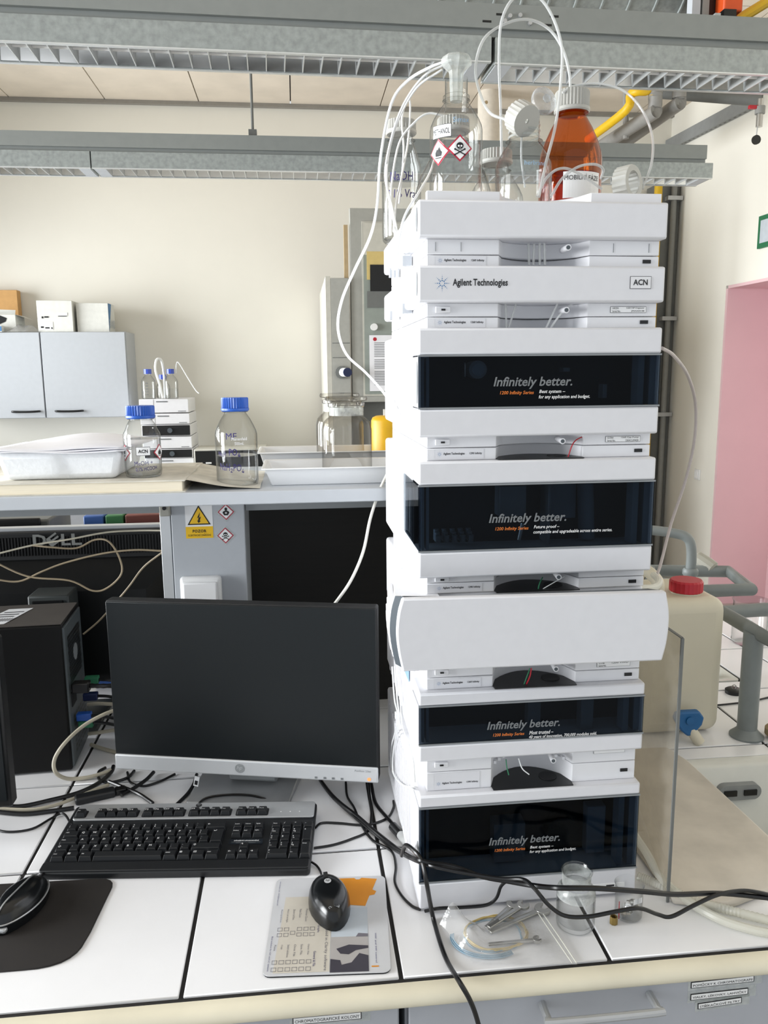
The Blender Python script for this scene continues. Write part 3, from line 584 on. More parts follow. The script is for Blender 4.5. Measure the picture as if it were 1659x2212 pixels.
def bottom_band(t, z0, z1, switch=True, plate_txt=None, nozzle=True):
    MB().prism(band_poly(.03 if z0 > 1.5 else .04), z0, z1).build('bottom_band', 'white_plastic', t, bevel=.001)
    y = YF + .0145; zc = (z0 + z1) / 2; h = min(.0085, (z1 - z0) * .62)
    if switch:
        s = MB().box(.192, .213, y - .003, y, zc - h / 2, zc + h / 2).build('power_switch', 'white_plastic', t, bevel=.001); MB().box(.200, .2055, y - .0042, y - .003, zc - .0012, zc + .0012).build('switch_mark', 'black', s, smooth=0)
        s.location.z = .0
    if plate_txt:
        plate(t, .44, y - .0004, zc - h / 2, .052, h, 'label_white', .0004)
        text(plate_txt[0], 'ink', t, .4425, y - .0012, zc + .0008, height=.0026, width=.009); text(plate_txt[1], 'ink', t, .463, y - .0012, zc + .0008, height=.0026, width=.026)
        text('Serial No.', 'ink', t, .4425, y - .0012, zc - .0034, height=.0026, width=.012)
        if len(plate_txt) > 2: text(plate_txt[2], 'ink', t, .470, y - .0012, zc - .0034, height=.0026, width=.019)
    if nozzle:
        n = MB().cyl((.377, YF + .04, zc), (.374, YF + .006, zc - .001), .0042, n=14).build('leak_outlet', 'white_plastic', t); MB().cyl((.374, YF + .0062, zc - .001), (.374, YF + .0055, zc - .001), .0028, n=12).build('outlet_bore', 'dark_grey', n)
def housing(t, z0, z1, cover=.07):
    MB().box(X0 + .001, X1 - .001, YF + cover, YR, z0, z1).build('housing', 'white_plastic', t, bevel=.005)
def grip(t, zc, h, y=YF + .012):
    b = MB(); n = 16
    b.add([(X0 - .0006, y + .007 * math.cos(2 * math.pi * i / n), zc + h * math.sin(2 * math.pi * i / n)) for i in range(n)], [tuple(range(n))]); b.build('side_grip', 'grey_plastic', t, smooth=0)
def window_cover(t, z0, g0, g1, z1, side=False, inside=()):
    MB().box(X0, X1, YF, YF + .07, g1 + .0022, z1).build('upper_cover', 'white_cover', t, bevel=.003); MB().box(X0, X1, YF, YF + .07, z0, g0 - .0022).build('lower_cover', 'white_cover', t, bevel=.003)
    MB().box(X0 - .0003, X1 + .0003, YF - .0005, YF + .004, g1, g1 + .0022).build('window_trim', 'grey_plastic', t, smooth=0); MB().box(X0 - .0003, X1 + .0003, YF - .0005, YF + .004, g0 - .0022, g0).build('window_trim', 'grey_plastic', t, smooth=0)
    MB().box(X0 + .0005, X1 - .0005, YF + .001, YF + .004, g0, g1).build('window_pane', G_DARK, t, smooth=0)
    MB().box(X0 + .002, X1 - .002, YF + .064, YF + .069, g0 - .002, g1 + .002).build('inner_back', 'inner_navy', t, smooth=0)
    MB().box(X0, X0 + .004, YF + .005, YF + .07, g0, g1).build('side_wall', 'white_cover' if not side else G_DARK, t, smooth=0); MB().box(X1 - .004, X1, YF + .005, YF + .07, g0, g1).build('side_wall', 'white_cover', t, smooth=0)
    for xa in (X0 + .005, X0 + .012, X1 - .03, X1 - .013): MB().box(xa, xa + (.004 if xa < .2 else .009), YF + .008, YF + .03, g0, g1).build('inner_post', 'inner_post', t, smooth=0)
    for kd, *p in inside:
        if kd == 'box': MB().box(*p[0]).build('inner_part', p[1], t, bevel=.001)
        if kd == 'cyl': MB().cyl(p[0], p[1], p[2], n=20).build('inner_part', p[3], t)
def slogan(t, u0, u1, v, l2, w2):
    y = YF - .0006; a, c = at(u0, v, y=y), at(u1, v, y=y); z = a.z
    text('Infinitely better.', 'txt_grey', t, a.x, y, z - .0032, width=c.x - a.x, height=.0168, shear=.22, bold=.02)
    k = (c.x - a.x) / .1085
    text('1200 Infinity Series', 'txt_orange', t, a.x + .009 * k, y, z - .0118, width=.0465 * k, height=.0062, shear=.2, bold=.012)
    text(l2[0], 'txt_white', t, a.x + .063 * k, y, z - .0105, width=.036 * k, height=.006, shear=.2, bold=.012); text(l2[1], 'txt_white', t, a.x + .0625 * k, y, z - .018, width=w2, height=.0062, shear=.2, bold=.012)
def module(label): return thing('instrument_module', label, 'instrument', (0, 0, 0), group='modules of the tall instrument stack')
# bottom module
m7 = module('lowest instrument module of the tall stack, with the largest dark window')
MB().box(X0 + .02, X1 - .02, YF + .02, YR - .02, ZB, .9065).build('foot', 'white_plastic', m7, smooth=0)
housing(m7, .906, 1.093); window_cover(m7, .906, .951, 1.072, 1.093, inside=(('box', (.29, .34, YF + .03, YF + .06, .955, 1.02), 'inner_metal'), ('cyl', (.4, YF + .05, 1.0), (.4, YF + .03, 1.0), .025, 'black'), ('box', (.44, .47, YF + .03, YF + .05, .96, 1.04), 'inner_post')))
logo_band(m7, 1.0932, 1.1235, '1290 Infinity', (950, 1673)); slogan(m7, 1056, 1209, 1828, ('Best system –', 'for any application and budget.'), .0735)
grip(m7, 1.0, .014); b = MB()
for k in range(15):
    y = YF + .1 + k * .021; b.box(X0 - .0015, X0 + .002, y, y + .009, .935, 1.08)
b.build('vent_ribs', 'white_plastic', m7, smooth=0); MB().box(.44, .493, YF - .0006, YF, .919, .926).build('serial_plate', 'label_white', m7, smooth=0); MB().box(.463, .476, YF - .001, YF, .921, .9235).build('serial_print', 'ink', m7, smooth=0)
# second
m6 = module('slim instrument module second from the bottom, dark window reading Most trusted')
bottom_band(m6, 1.1237, 1.148); housing(m6, 1.148, 1.255); window_cover(m6, 1.148, 1.176, 1.234, 1.255, inside=(('box', (.42, .44, YF + .02, YF + .04, 1.176, 1.234), 'inner_metal'), ('box', (.34, .36, YF + .03, YF + .05, 1.18, 1.22), 'inner_metal')))
logo_band(m6, 1.2552, 1.2735, '1260 Infinity', (950, 1478)); slogan(m6, 1052, 1209, 1578, ('Most trusted –', '40 years of innovation, 700,000 modules sold.'), .105)
b = MB()
for k in range(12):
    y = YF + .13 + k * .021; b.box(X0 - .0015, X0 + .002, y, y + .009, 1.155, 1.235)
b.build('vent_ribs', 'white_plastic', m6, smooth=0); plate(m6, .44, YF + .0141, 1.138, .05, .007, 'label_white', .0004)
MB().box(X0 - .0012, X0 - .0002, YF + .1, YF + .17, 1.235, 1.252).build('side_label', 'dot_light', m6, smooth=0)
# third: white curved door
m5 = module('instrument module with a plain white bulging door, third from the bottom')
bottom_band(m5, 1.2737, 1.291, True, ('G1314B', '1200 VWD')); housing(m5, 1.291, 1.402, .02)
lf = cat([(.134, 1.318, 0), (.1285, 1.345, 0), (.126, 1.372, 0), (.1285, 1.4, 0), (.134, 1.4205, 0)], 4); rt = cat([(.503, 1.4165, 0), (.5085, 1.39, 0), (.5095, 1.368, 0), (.5075, 1.342, 0), (.502, 1.316, 0)], 4)
poly = [(p.x, p.y) for p in reversed(lf)] + [(p.x, p.y) for p in reversed(rt)]
MB().slab(poly, 1.035, 1.047).build('door', 'white_cover', m5, bevel=.0025)
pl = [(p.x - .001, p.y) for p in lf]
bb = MB(); n = len(lf)
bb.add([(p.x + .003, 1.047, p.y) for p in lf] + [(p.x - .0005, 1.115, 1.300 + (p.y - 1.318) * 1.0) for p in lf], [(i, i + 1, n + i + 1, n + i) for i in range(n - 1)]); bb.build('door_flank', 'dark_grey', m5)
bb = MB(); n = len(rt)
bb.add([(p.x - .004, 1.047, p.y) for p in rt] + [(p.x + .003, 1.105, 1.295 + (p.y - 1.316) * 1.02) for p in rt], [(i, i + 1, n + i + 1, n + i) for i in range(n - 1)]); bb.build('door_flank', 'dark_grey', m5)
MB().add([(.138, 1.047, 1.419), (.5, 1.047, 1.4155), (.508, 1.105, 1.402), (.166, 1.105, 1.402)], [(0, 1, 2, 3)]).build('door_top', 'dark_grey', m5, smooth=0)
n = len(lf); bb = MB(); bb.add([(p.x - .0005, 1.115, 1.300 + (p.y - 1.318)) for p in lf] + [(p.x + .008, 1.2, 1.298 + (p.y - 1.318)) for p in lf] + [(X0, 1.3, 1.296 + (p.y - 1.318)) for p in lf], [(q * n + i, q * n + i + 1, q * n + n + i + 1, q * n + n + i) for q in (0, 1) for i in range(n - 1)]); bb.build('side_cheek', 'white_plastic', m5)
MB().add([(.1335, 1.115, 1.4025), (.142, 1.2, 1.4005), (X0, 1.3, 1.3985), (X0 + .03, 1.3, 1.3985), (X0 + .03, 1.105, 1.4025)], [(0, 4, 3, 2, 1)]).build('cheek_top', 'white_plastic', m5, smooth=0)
for k in range(9):
    zz = 1.394 - k * .0105; p_ = lf[min(len(lf) - 1, max(0, int((zz - 1.3) / .103 * (len(lf) - 1))))]
    MB().tube([(p_.x + .0005, 1.125, zz), (p_.x + .0025, 1.16, zz + .001), (p_.x + .007, 1.205, zz + .001)], .0034, 6, 3).build('louvre_rib', 'white_plastic', m5)
logo_band(m5, 1.4022, 1.4178, '1290 Infinity', (950, 1279))
# fourth
m4 = module('instrument module with a dark window wrapping round its side, reading Future proof')
bottom_band(m4, 1.418, 1.429); housing(m4, 1.429, 1.596, .16)
window_cover(m4, 1.429, 1.469, 1.561, 1.596, True, inside=(('box', (.36, .364, YF + .02, YF + .06, 1.469, 1.561), 'inner_metal'), ('box', (.29, .33, YF + .03, YF + .06, 1.51, 1.555), 'inner_metal'), ('cyl', (.43, YF + .05, 1.47), (.425, YF + .05, 1.56), .012, 'inner_post'), ('box', (.375, .415, YF + .058, YF + .062, 1.5, 1.555), 'inner_post'), ('cyl', (.325, YF + .03, 1.5), (.32, YF + .03, 1.475), .003, 'steel'),
                                                              *[('cyl', (.2 + .012 * i, YF + .03 + .01 * j, 1.475), (.2 + .012 * i, YF + .03 + .01 * j, 1.485 + .003 * j), .0042, 'inner_metal') for i in range(5) for j in range(3)]))
MB().box(X0 + .0005, X1 - .0005, YF + .07, YF + .16, 1.561, 1.596).build('side_cover', 'white_cover', m4, bevel=.002); MB().box(X0 + .0005, X1 - .0005, YF + .07, YF + .16, 1.429, 1.469).build('side_cover', 'white_cover', m4, bevel=.002); MB().box(X0, X0 + .004, YF + .07, YF + .16, 1.469, 1.561).build('side_pane', G_DARK, m4, smooth=0)
MB().box(X0 + .12, X1, YF + .08, YF + .158, 1.469, 1.561).build('inner_block', 'inner_navy', m4, smooth=0)
logo_band(m4, 1.5962, 1.6138, '1290 Infinity', (950, 982)); slogan(m4, 1056, 1223, 1131, ('Future proof –', 'compatible and upgradeable across entire series.'), .117)
# fifth
m3 = module('instrument module with a dark window showing a round knob inside, third from the top')
bottom_band(m3, 1.614, 1.63, True, ('G1376A', '1260 Cap Pump', 'DEACL09420')); housing(m3, 1.63, 1.778)
window_cover(m3, 1.63, 1.671, 1.740, 1.778, inside=(('cyl', (.254, YF + .06, 1.722), (.252, YF + .012, 1.722), .0125, 'inner_metal'), ('cyl', (.252, YF + .014, 1.722), (.252, YF + .008, 1.722), .0085, 'inner_post'), ('box', (.235, .2365, YF + .02, YF + .03, 1.712, 1.732), 'steel'), ('box', (.38, .39, YF + .03, YF + .05, 1.718, 1.724), 'inner_metal'), ('box', (.44, .446, YF + .03, YF + .05, 1.68, 1.70), 'inner_metal')))
logo_band(m3, 1.7782, 1.7938, '1260 Infinity', (950, 696)); slogan(m3, 1066, 1236, 836, ('Best system –', 'for any application and budget.'), .0735); grip(m3, 1.705, .03)
# sixth
m2 = module('slim white module with the large maker name and an ACN label, second from top')
bottom_band(m2, 1.794, 1.812, True, ('G4225A', '1260 HiP Degasser', 'JPAAA04188')); housing(m2, 1.812, 1.86); MB().box(X0, X1, YF, YF + .07, 1.812, 1.86).build('front_cover', 'white_cover', m2, bevel=.003)
logo_band(m2, 1.8602, 1.8758, '1260 Infinity', (950, 559)); grip(m2, 1.837, .016)
a = at(955, 612, y=YF); starburst(m2, a.x, YF - .0006, a.z, .0108)
text('Agilent Technologies', 'ink', m2, at(978, 612, y=YF).x, YF - .0006, a.z - .0058, width=.0755, height=.0118, bold=.022)
a, c = at(1360, 624, y=YF), at(1407, 597, y=YF); plate(m2, a.x, YF - .0006, a.z, c.x - a.x, c.z - a.z, 'print_grey' if 0 else 'white_plastic', .0006)
text('ACN', 'ink', m2, a.x + .0045, YF - .0014, a.z + .0048, width=.0205, height=.0078, bold=.02)
# top tray
m1 = thing('solvent_tray', 'plain white solvent tray on top of the tall instrument stack, holding bottles', 'tray', (0, 0, 0))
bottom_band(m1, 1.876, 1.896, False); housing(m1, 1.896, 1.944); MB().box(X0, X1, YF, YF + .07, 1.896, 1.944).build('front_cover', 'white_cover', m1, bevel=.003); grip(m1, 1.92, .016)
for xx in (.192, .227, .441, .492): MB().box(xx, xx + .0005, YF + .0143, YF + .015, 1.88, 1.892).build('seam', 'txt_grey', m1, smooth=0)
pp = band_poly(.05); front = [p for p in pp if p[1] < 1.3]; q = [(x, y + .012) for x, y in reversed(front)]
MB().prism([(p[0], p[1]) for p in reversed(front + q)], 1.944, 1.958).build('front_rim', 'white_plastic', m1, bevel=.0008)
for m_, z in ((m7, 1.0935), (m6, 1.2555), (m5, 1.4025), (m4, 1.5965)):
    pl = [(CX0 + (CX1 - CX0) * k / 12, YF + .026 + .044 * math.sin(math.pi * k / 12) ** .8) for k in range(13)]
    pl = [(CX0 + .001, YF + .004)] + [(CX1 - .001, YF + .004)] + list(reversed(pl))
    MB().prism(pl, z, z + .0012).build('drip_tray', 'black', m_, smooth=0); MB().cyl((.375, YF + .035, z + .001), (.375, YF + .035, z + .0022), .014, n=20).build('drain_cup', 'black_matte', m_)
b = MB()
for k in range(1, 14):
    a = k / 14; x = CX0 + (CX1 - CX0) * a; y = YF + .02 + .043 * math.sin(math.pi * a) ** .8; b.box(x - .0022, x + .0022, y - .004, y + .004, 1.1237, 1.1285)
b.build('vent_teeth', 'white_plastic', m6, smooth=0)
b = MB()
for zz in (1.87, 1.80):
    for y in (1.25, 1.4): b.box(X0 - .004, X0 + .012, y, y + .014, zz + .008, zz + .022)
b.build('side_catch', 'lab_grey', m2, smooth=0)
# ------------------------------------------------------------------ bottles in the solvent tray
TZ = 1.9445
def cap_part(t, r, z, h, m, n=64): return MB().lathe([(r * .96, z), (r * 1.03, z + .002), (r * 1.03, z + .006), (r, z + .0065), (r, z + h - .002), (r * .95, z + h)], n, rid=.075, ridge_z=(z + .0064, z + h - .001)).build('cap', m, t, smooth=25)
def thread(b, r, z0, z1, k=3):
    for i in range(k):
        z = z0 + (z1 - z0) * (i + .5) / k; b.lathe([(r, z - .0016), (r * 1.07, z), (r, z + .0016)], 28, caps=False)
def bottle(label, loc, R, H, rn, hn, sh, cap=None, gm=G_CLEAR, fill=None, fm=G_WATER, caph=.022, rim=False, thr=False):
    t = thing('reagent_bottle', label, 'bottle', loc); b = MB().lathe(prof_bottle(R, H, rn, hn, sh), 36)
    b.f = [f for f in b.f if len(f) < 30 or max(b.v[i][2] for i in f) < .01]
    if thr:
        tb = MB(); thread(tb, rn * 1.01, H - hn * .85, H - .003, 3); tb.build('screw_thread', G_FROST, t)
    b.lathe([(rn * 1.02, H - hn), (rn * 1.25, H - hn + .002), (rn * 1.02, H - hn + .004)], 28, caps=False)
    b.build('glass_body', gm, t, smooth=50)
    MB().lathe([(0, .004), (R * .7, .003), (R * .9, .006), (R * .93, .012)], 28, caps=False).build('glass_base', gm, t, smooth=60)
    if fill:
        MB().lathe([(R * .84, .005), (R * .955, .012), (R * .955, fill)], 30).build('liquid', fm, t, smooth=50)
    if cap: cap_part(t, rn * 1.3, H - caph + .004, caph, cap)
    return t
b1 = bottle('clear bottle with a skull hazard diamond and a frosted stopper, on the solvent tray', (.245, 1.25, TZ), .039, .194, .0165, .03, .04, fill=None)
MB().lathe([(.0165, .15), (.0185, .152), (.0165, .155), (.0165, .166), (.0195, .168), (.0195, .172), (.0165, .174), (.0165, .197)], 28, caps=False).build('neck_rings', G_CLEAR, b1)
MB().lathe([(.009, .165), (.0105, .2), (.0115, .206), (.019, .2125), (.0225, .2155), (.0225, .222), (.0195, .226), (.012, .2275)], 8).build('stopper', G_FROST, b1, smooth=20)
fn = bendfn(.0395)
ghs(b1, -.002, -.0006, .091, .0185, 'skull', fn); ghs(b1, -.0345, -.0006, .088, .0185, 'flame', fn)
plate(b1, -.046, -.0006, .107, .032, .018, 'label_white', .0007, fn); text('METHANOL', 'ink', b1, -.0445, -.0014, .112, width=.028, height=.0075, fn=fn)
text('Simax', 'dot_light', b1, -.012, -.0006, .126, height=.007, fn=fn); MB().flat([(.012, .068), (.033, .068), (.033, .1), (.012, .1)], -.0004).build('write_field', G_FROST, b1, fn=fn, smooth=0)
b2 = bottle('clear bottle with a grey cap and handwriting, at the left rear of the tray', (.193, 1.478, TZ + .0), .0345, .198, .02, .03, .045, 'cap_grey', fill=.1)
fn = bendfn(.035)
text('NaOH', 'ink_blue', b2, -.024, -.0005, .098, width=.04, height=.015, fn=fn); text('0,1% Vrav', 'ink_blue', b2, -.03, -.0005, .068, width=.058, height=.016, fn=fn, shear=.1, bold=.008)
b3 = bottle('conical clear bottle standing behind the skull labelled bottle', (.262, 1.36, TZ), .062, .17, .02, .03, .09, 'cap_grey')
b4 = bottle('open clear bottle with a bare threaded neck, on the solvent tray', (.337, 1.21, TZ), .041, .129, .0215, .03, .032, fill=.052, thr=True)
text('herbrand', 'dot_light', b4, -.01, -.0006, .06, height=.006, fn=bendfn(.0415))
b5 = bottle('clear bottle with a grey cap, half hidden behind the open bottle', (.338, 1.38, TZ), .045, .128, .02, .03, .045, 'cap_grey')
b6 = bottle('amber bottle with a grey cap and a white label, on the solvent tray', (.437, 1.3, TZ), .0485, .195, .0205, .03, .068, 'cap_grey', G_AMBER, fill=.075, fm=glass('amber_liquid', (.85, .4, .12), (.5, .15, .03), 1.2), caph=.031)
fn = bendfn(.049)
plate(b6, -.026, -.0006, .034, .062, .0385, 'label_white', None, fn, nx=14); text('MOBILNÍ FÁZE', 'ink', b6, -.024, -.0014, .06, width=.056, height=.0085, fn=fn)
def loose_cap(label, loc, rot, r, h, m, hole):
    t = thing('bottle_cap', label, 'cap', loc, rot)
    pr = [(r, 0), (r, h * .9), (r * .95, h), (hole, h), (hole, h - .002), (r * .84, h - .0035), (r * .84, 0), (r, 0)]
    MB().lathe(pr, 44, rid=.05, caps=False, ridge_z=(0, h * .9)).build('shell', m, t, smooth=25)
    return t
loose_cap('tilted grey screw cap hanging on tubing over the open bottle', tuple(at(1118, 250, y=1.2)), (math.radians(130), math.radians(-35), 0), .0225, .024, 'cap_grey', .003)
loose_cap('grey ring cap lying on its side behind the tray rim at the right', tuple(at(1340, 400, y=1.2)), (math.radians(88), 0, math.radians(38)), .025, .022, 'cap_grey', .016)
t = thing('clear_cap', 'translucent disc shaped cap hanging between the grey cap and the amber bottle', 'cap', tuple(at(1176, 217, y=1.24)), (math.radians(78), math.radians(12), math.radians(14)))
MB().lathe([(0, .004), (.016, .004), (.0195, .002), (.0205, -.002), (.019, -.006), (.0165, -.008)], 28, caps=False).build('disc', G_CAP, t); MB().lathe([(.006, .0045), (.006, .0075)], 16).build('nipple', G_CAP, t)
# tubing over the bottles
def tub(label, q, r=.0019, m=G_TUBE): return wire('solvent_tubing', label, P(*q), r, m, 'tubing', 8)
tub('tallest clear tubing loop rising past the top of the picture', ((1084, 340, 1.3), (1082, 250, 1.28), (1078, 120, 1.26), (1085, 40, 1.25), (1115, -8, 1.25), (1160, -8, 1.25), (1193, 35, 1.25), (1213, 100, 1.25), (1212, 170, 1.24), (1200, 270, 1.22), (1180, 350, 1.18), (1164, 425, 1.14)), .0021)
tub('clear tubing arch ending in the amber bottle cap', ((1092, 258, 1.205), (1060, 245, 1.22), (1040, 210, 1.25), (1027, 150, 1.26), (1045, 85, 1.27), (1090, 52, 1.28), (1140, 42, 1.29), (1185, 62, 1.3), (1215, 105, 1.3), (1230, 160, 1.3), (1232, 205, 1.3)), .0021)
tub('clear tubing arch from the amber bottle to the right end of the tray', ((1215, 200, 1.28), (1240, 186, 1.28), (1290, 180, 1.28), (1345, 195, 1.27), (1385, 235, 1.25), (1408, 290, 1.24), (1408, 350, 1.22), (1388, 408, 1.2)), .0019)
tub('short clear tubing hump before the amber bottle label', ((1160, 425, 1.16), (1180, 385, 1.17), (1210, 364, 1.17), (1245, 372, 1.19), (1300, 408, 1.2)), .0019)
tub('second clear tubing hump before the amber bottle', ((1190, 425, 1.17), (1215, 385, 1.18), (1250, 360, 1.18), (1285, 355, 1.19), (1303, 366, 1.2), (1298, 385, 1.22)), .0019)
tub('clear tubing inside the open bottle neck', ((1128, 275, 1.21), (1126, 340, 1.215), (1134, 405, 1.22)), .0014)
for i, (l, q) in enumerate((('outermost white tubing hanging down past the left edge of the stack', ((975, 130, 1.25), (930, 145, 1.26), (880, 175, 1.3), (845, 225, 1.32), (822, 340, 1.33), (815, 440, 1.33), (800, 510, 1.33), (765, 585, 1.35), (738, 650, 1.38), (730, 710, 1.4), (748, 765, 1.42), (790, 805, 1.42), (830, 850, 1.42), (858, 895, 1.3))),
              ('white tubing arching from the stopper down the side of the stack', ((960, 140, 1.26), (915, 165, 1.28), (872, 225, 1.3), (845, 300, 1.31), (832, 380, 1.32), (848, 450, 1.25), (862, 530, 1.18))),
              ('second white tubing arching beside the first at the left bottle', ((955, 150, 1.27), (900, 190, 1.3), (860, 260, 1.32), (840, 330, 1.33), (836, 400, 1.3), (852, 490, 1.25), (852, 560, 1.2))),
              ('narrow white tubing loop above the grey capped left bottle', ((862, 440, 1.4), (872, 330, 1.42), (868, 260, 1.45), (878, 218, 1.46), (886, 225, 1.46), (882, 300, 1.44), (870, 370, 1.4), (856, 440, 1.3), (850, 500, 1.2))),
              ('white tubing running from the rear bottles down to the side of the tray', ((960, 250, 1.36), (925, 245, 1.36), (895, 265, 1.36), (862, 310, 1.36), (846, 400, 1.34), (846, 470, 1.26))),
              ('white tubing slanting across the left corner of the tray', ((945, 320, 1.3), (930, 370, 1.22), (905, 415, 1.14), (875, 465, 1.12), (862, 520, 1.14), (858, 580, 1.16))))):
    tub(l, q, .0017 if i else .0022, 'tube_white')
def sidey(u, v, off=.0045):           # a point just off the stack's left side
    return tuple(at(u, v, x=X0 - off))
for i, (l, q) in enumerate((('front white capillary running down the left side of the stack', ((868, 540), (868, 640), (866, 740), (864, 850), (862, 950), (862, 1050), (862, 1150), (862, 1240))),
              ('middle white capillary running down the left side of the stack', ((858, 545), (857, 640), (857, 740), (856, 850), (856, 950), (857, 1050), (857, 1150), (857, 1240))),
              ('rear white capillary running down the left side of the stack', ((849, 560), (849, 640), (850, 740), (850, 850), (850, 950), (852, 1050), (852, 1150), (852, 1240))))):
    wire('capillary', l, [sidey(u, v) for u, v in q], .0013, 'tube_white', 'tubing', 6)
for i, (l, q) in enumerate((('front white capillary looping low beside the lowest modules', ((857, 1440), (864, 1500), (868, 1560), (880, 1600), (892, 1640), (896, 1690))),
              ('white capillary bundle strand sagging in a loop beside the bottom module', ((852, 1440), (858, 1510), (862, 1560), (850, 1620), (850, 1670), (870, 1695), (896, 1700))),
              ('outer white capillary strand sagging beside the bottom module', ((847, 1440), (852, 1510), (860, 1555), (846, 1610), (846, 1660), (862, 1690), (894, 1706))))):
    wire('capillary', l, [sidey(u, v, .006) for u, v in q], .0013, 'tube_white', 'tubing', 6)
for u, v, l in ((862, 555, 'uppermost white clip holding capillaries at the stack side'), (851, 575, 'white clip just behind the uppermost one at the stack side'), (856, 690, 'white clip by the second module at the stack side'), (856, 785, 'white clip by the knob window module'), (858, 1545, 'white clip above the sagging capillary loop')):
    p = sidey(u, v, .005); tag(MB().box(-.004, .0045, -.005, .005, -.006, .006).build('tube_clip', 'tube_white', loc=p, bevel=.0015), l, 'clip', 'capillary clips')
for i, (l, q, r, m) in enumerate((('left pair of clear tubes standing in the recess under the tray', ((1143, 573, 1.135), (1142, 527, 1.135)), .0018, G_TUBE), ('second clear tube in the recess under the tray', ((1152, 573, 1.135), (1154, 527, 1.135)), .0018, G_TUBE), ('third clear tube in the recess under the tray', ((1166, 573, 1.135), (1166, 525, 1.135)), .0018, G_TUBE), ('rightmost clear tube in the recess under the tray', ((1177, 573, 1.135), (1176, 525, 1.135)), .0018, G_TUBE),
        ('left slanting clear tube under the maker name module', ((1099, 708, 1.135), (1115, 655, 1.135)), .0015, G_TUBE), ('steeper clear tube left in the recess under the maker name module', ((1094, 708, 1.135), (1092, 655, 1.135)), .0015, G_TUBE), ('slanting clear tube right of centre under the maker name module', ((1180, 708, 1.135), (1205, 655, 1.135)), .0015, G_TUBE), ('rightmost slanting clear tube under the maker name module', ((1190, 708, 1.135), (1210, 680, 1.13), (1236, 655, 1.135)), .0015, G_TUBE),
        ('thin red capillary crossing the recess under the knob window module', ((1265, 940, 1.125), (1240, 955, 1.118), (1226, 990, 1.12)), .0009, 'red'),
        ('thin green capillary in the recess above the bulging door', ((1172, 1247, 1.13), (1165, 1262, 1.12), (1162, 1278, 1.12)), .0008, 'green'), ('thin grey capillary in the recess above the bulging door', ((1220, 1245, 1.13), (1190, 1262, 1.12), (1163, 1278, 1.12)), .0007, 'tube_white'),
        ('thin red and white wire under the bulging door', ((1148, 1443, 1.12), (1145, 1460, 1.118), (1136, 1481, 1.12)), .001, 'red'), ('thin green wire under the bulging door', ((1145, 1443, 1.122), (1138, 1462, 1.12), (1131, 1481, 1.12)), .0008, 'green'),
        ('thin green capillary over the toothed recess', ((1093, 1640, 1.125), (1095, 1658, 1.12), (1099, 1674, 1.118)), .0008, 'green'), ('thin white capillary over the toothed recess', ((1120, 1638, 1.125), (1128, 1660, 1.12), (1143, 1673, 1.118)), .0009, 'tube_white'))):
    wire('capillary', l, P(*q), r, m, 'tubing', 6)
wire('drain_hose', 'milky drain hose bending round at the right of the bulging door', P((1290, 1244, 1.13), (1330, 1262, 1.14), (1380, 1270, 1.15), (1415, 1268, 1.17), (1424, 1255, 1.2), (1412, 1242, 1.24)), .0055, G_HOSE, 'hose', 10)
wire('signal_cable', 'long pinkish grey tube bowing out at the right of the stack', P((1430, 752, 1.16), (1455, 768, 1.2), (1485, 810, 1.28), (1502, 870, 1.34), (1500, 950, 1.36), (1480, 1040, 1.36), (1450, 1130, 1.34), (1428, 1215, 1.3), (1418, 1245, 1.28)), .0027, 'tube_grey', 'tube', 8)
# ------------------------------------------------------------------ reagent shelf
SZ = 1.497
sh = thing('reagent_shelf', 'long grey reagent shelf above the monitor carrying bottles and trays', 'shelf', (0, 1.55, 0))
MB().box(-1.4, .62, 0, .42, SZ - .026, SZ).build('board', 'lab_grey', sh, bevel=.002); MB().box(-1.4, -.3, .2, .22, SZ - .071, SZ - .026).build('apron', 'beam_grey', sh, smooth=0); MB().box(-.116, .62, .2, .22, SZ - .071, SZ - .026).build('apron', 'beam_grey', sh, smooth=0); MB().box(-1.4, .62, .38, .4, SZ - .07, SZ - .026).build('apron', 'beam_grey', sh, smooth=0)
# post
po = thing('service_post', 'pale grey service post under the shelf with warning stickers and a socket', 'post', (0, 1.74, 0))
MB().box(-.274, -.118, 0, .15, ZB, SZ - .028).build('panel', 'lab_grey', po, bevel=.002); MB().box(-.298, -.276, .002, .15, ZB, SZ - .028).build('side_profile', 'silver_soft', po, bevel=.001); MB().box(-.2765, -.2735, .003, .1, ZB, SZ - .028).build('groove', 'dark_grey', po, smooth=0)
MB().box(-.295, -.273, -.016, .0, 1.422, 1.45).build('terminal_block', 'tap_knob', po, bevel=.003); MB().cyl((-.284, -.015, 1.44), (-.284, -.018, 1.44), .0042, n=14).build('terminal_screw', 'ink', po)
a, c = at(398, 1085, y=1.738), at(461, 1162, y=1.738); zm = at(420, 1138, y=1.738).z
MB().flat([(a.x, zm), (c.x, zm), (c.x, a.z), (a.x, a.z)], -.0005).build('sticker_top', 'label_white', po, smooth=0); MB().flat([(a.x, c.z), (c.x, c.z), (c.x, zm), (a.x, zm)], -.0005).build('sticker_bottom', 'sign_yellow', po, smooth=0)
cx, cz = (a.x + c.x) / 2, zm + .004; MB().flat([(cx - .0245, cz), (cx + .0245, cz), (cx, cz + .0425)], -.001).build('warning_triangle', 'ink', po, smooth=0); MB().flat([(cx - .0205, cz + .0025), (cx + .0205, cz + .0025), (cx, cz + .038)], -.0014).build('triangle_field', 'sign_yellow', po, smooth=0)
MB().flat([(cx + x_, cz + z_) for x_, z_ in ((-.001, .004), (.0035, .008), (.0015, .009), (.0045, .018), (.0005, .0155), (.003, .028), (-.004, .0145), (-.0005, .0165), (-.002, .009), (-.004, .0095))], -.0018).build('lightning_bolt', 'ink', po, smooth=0)
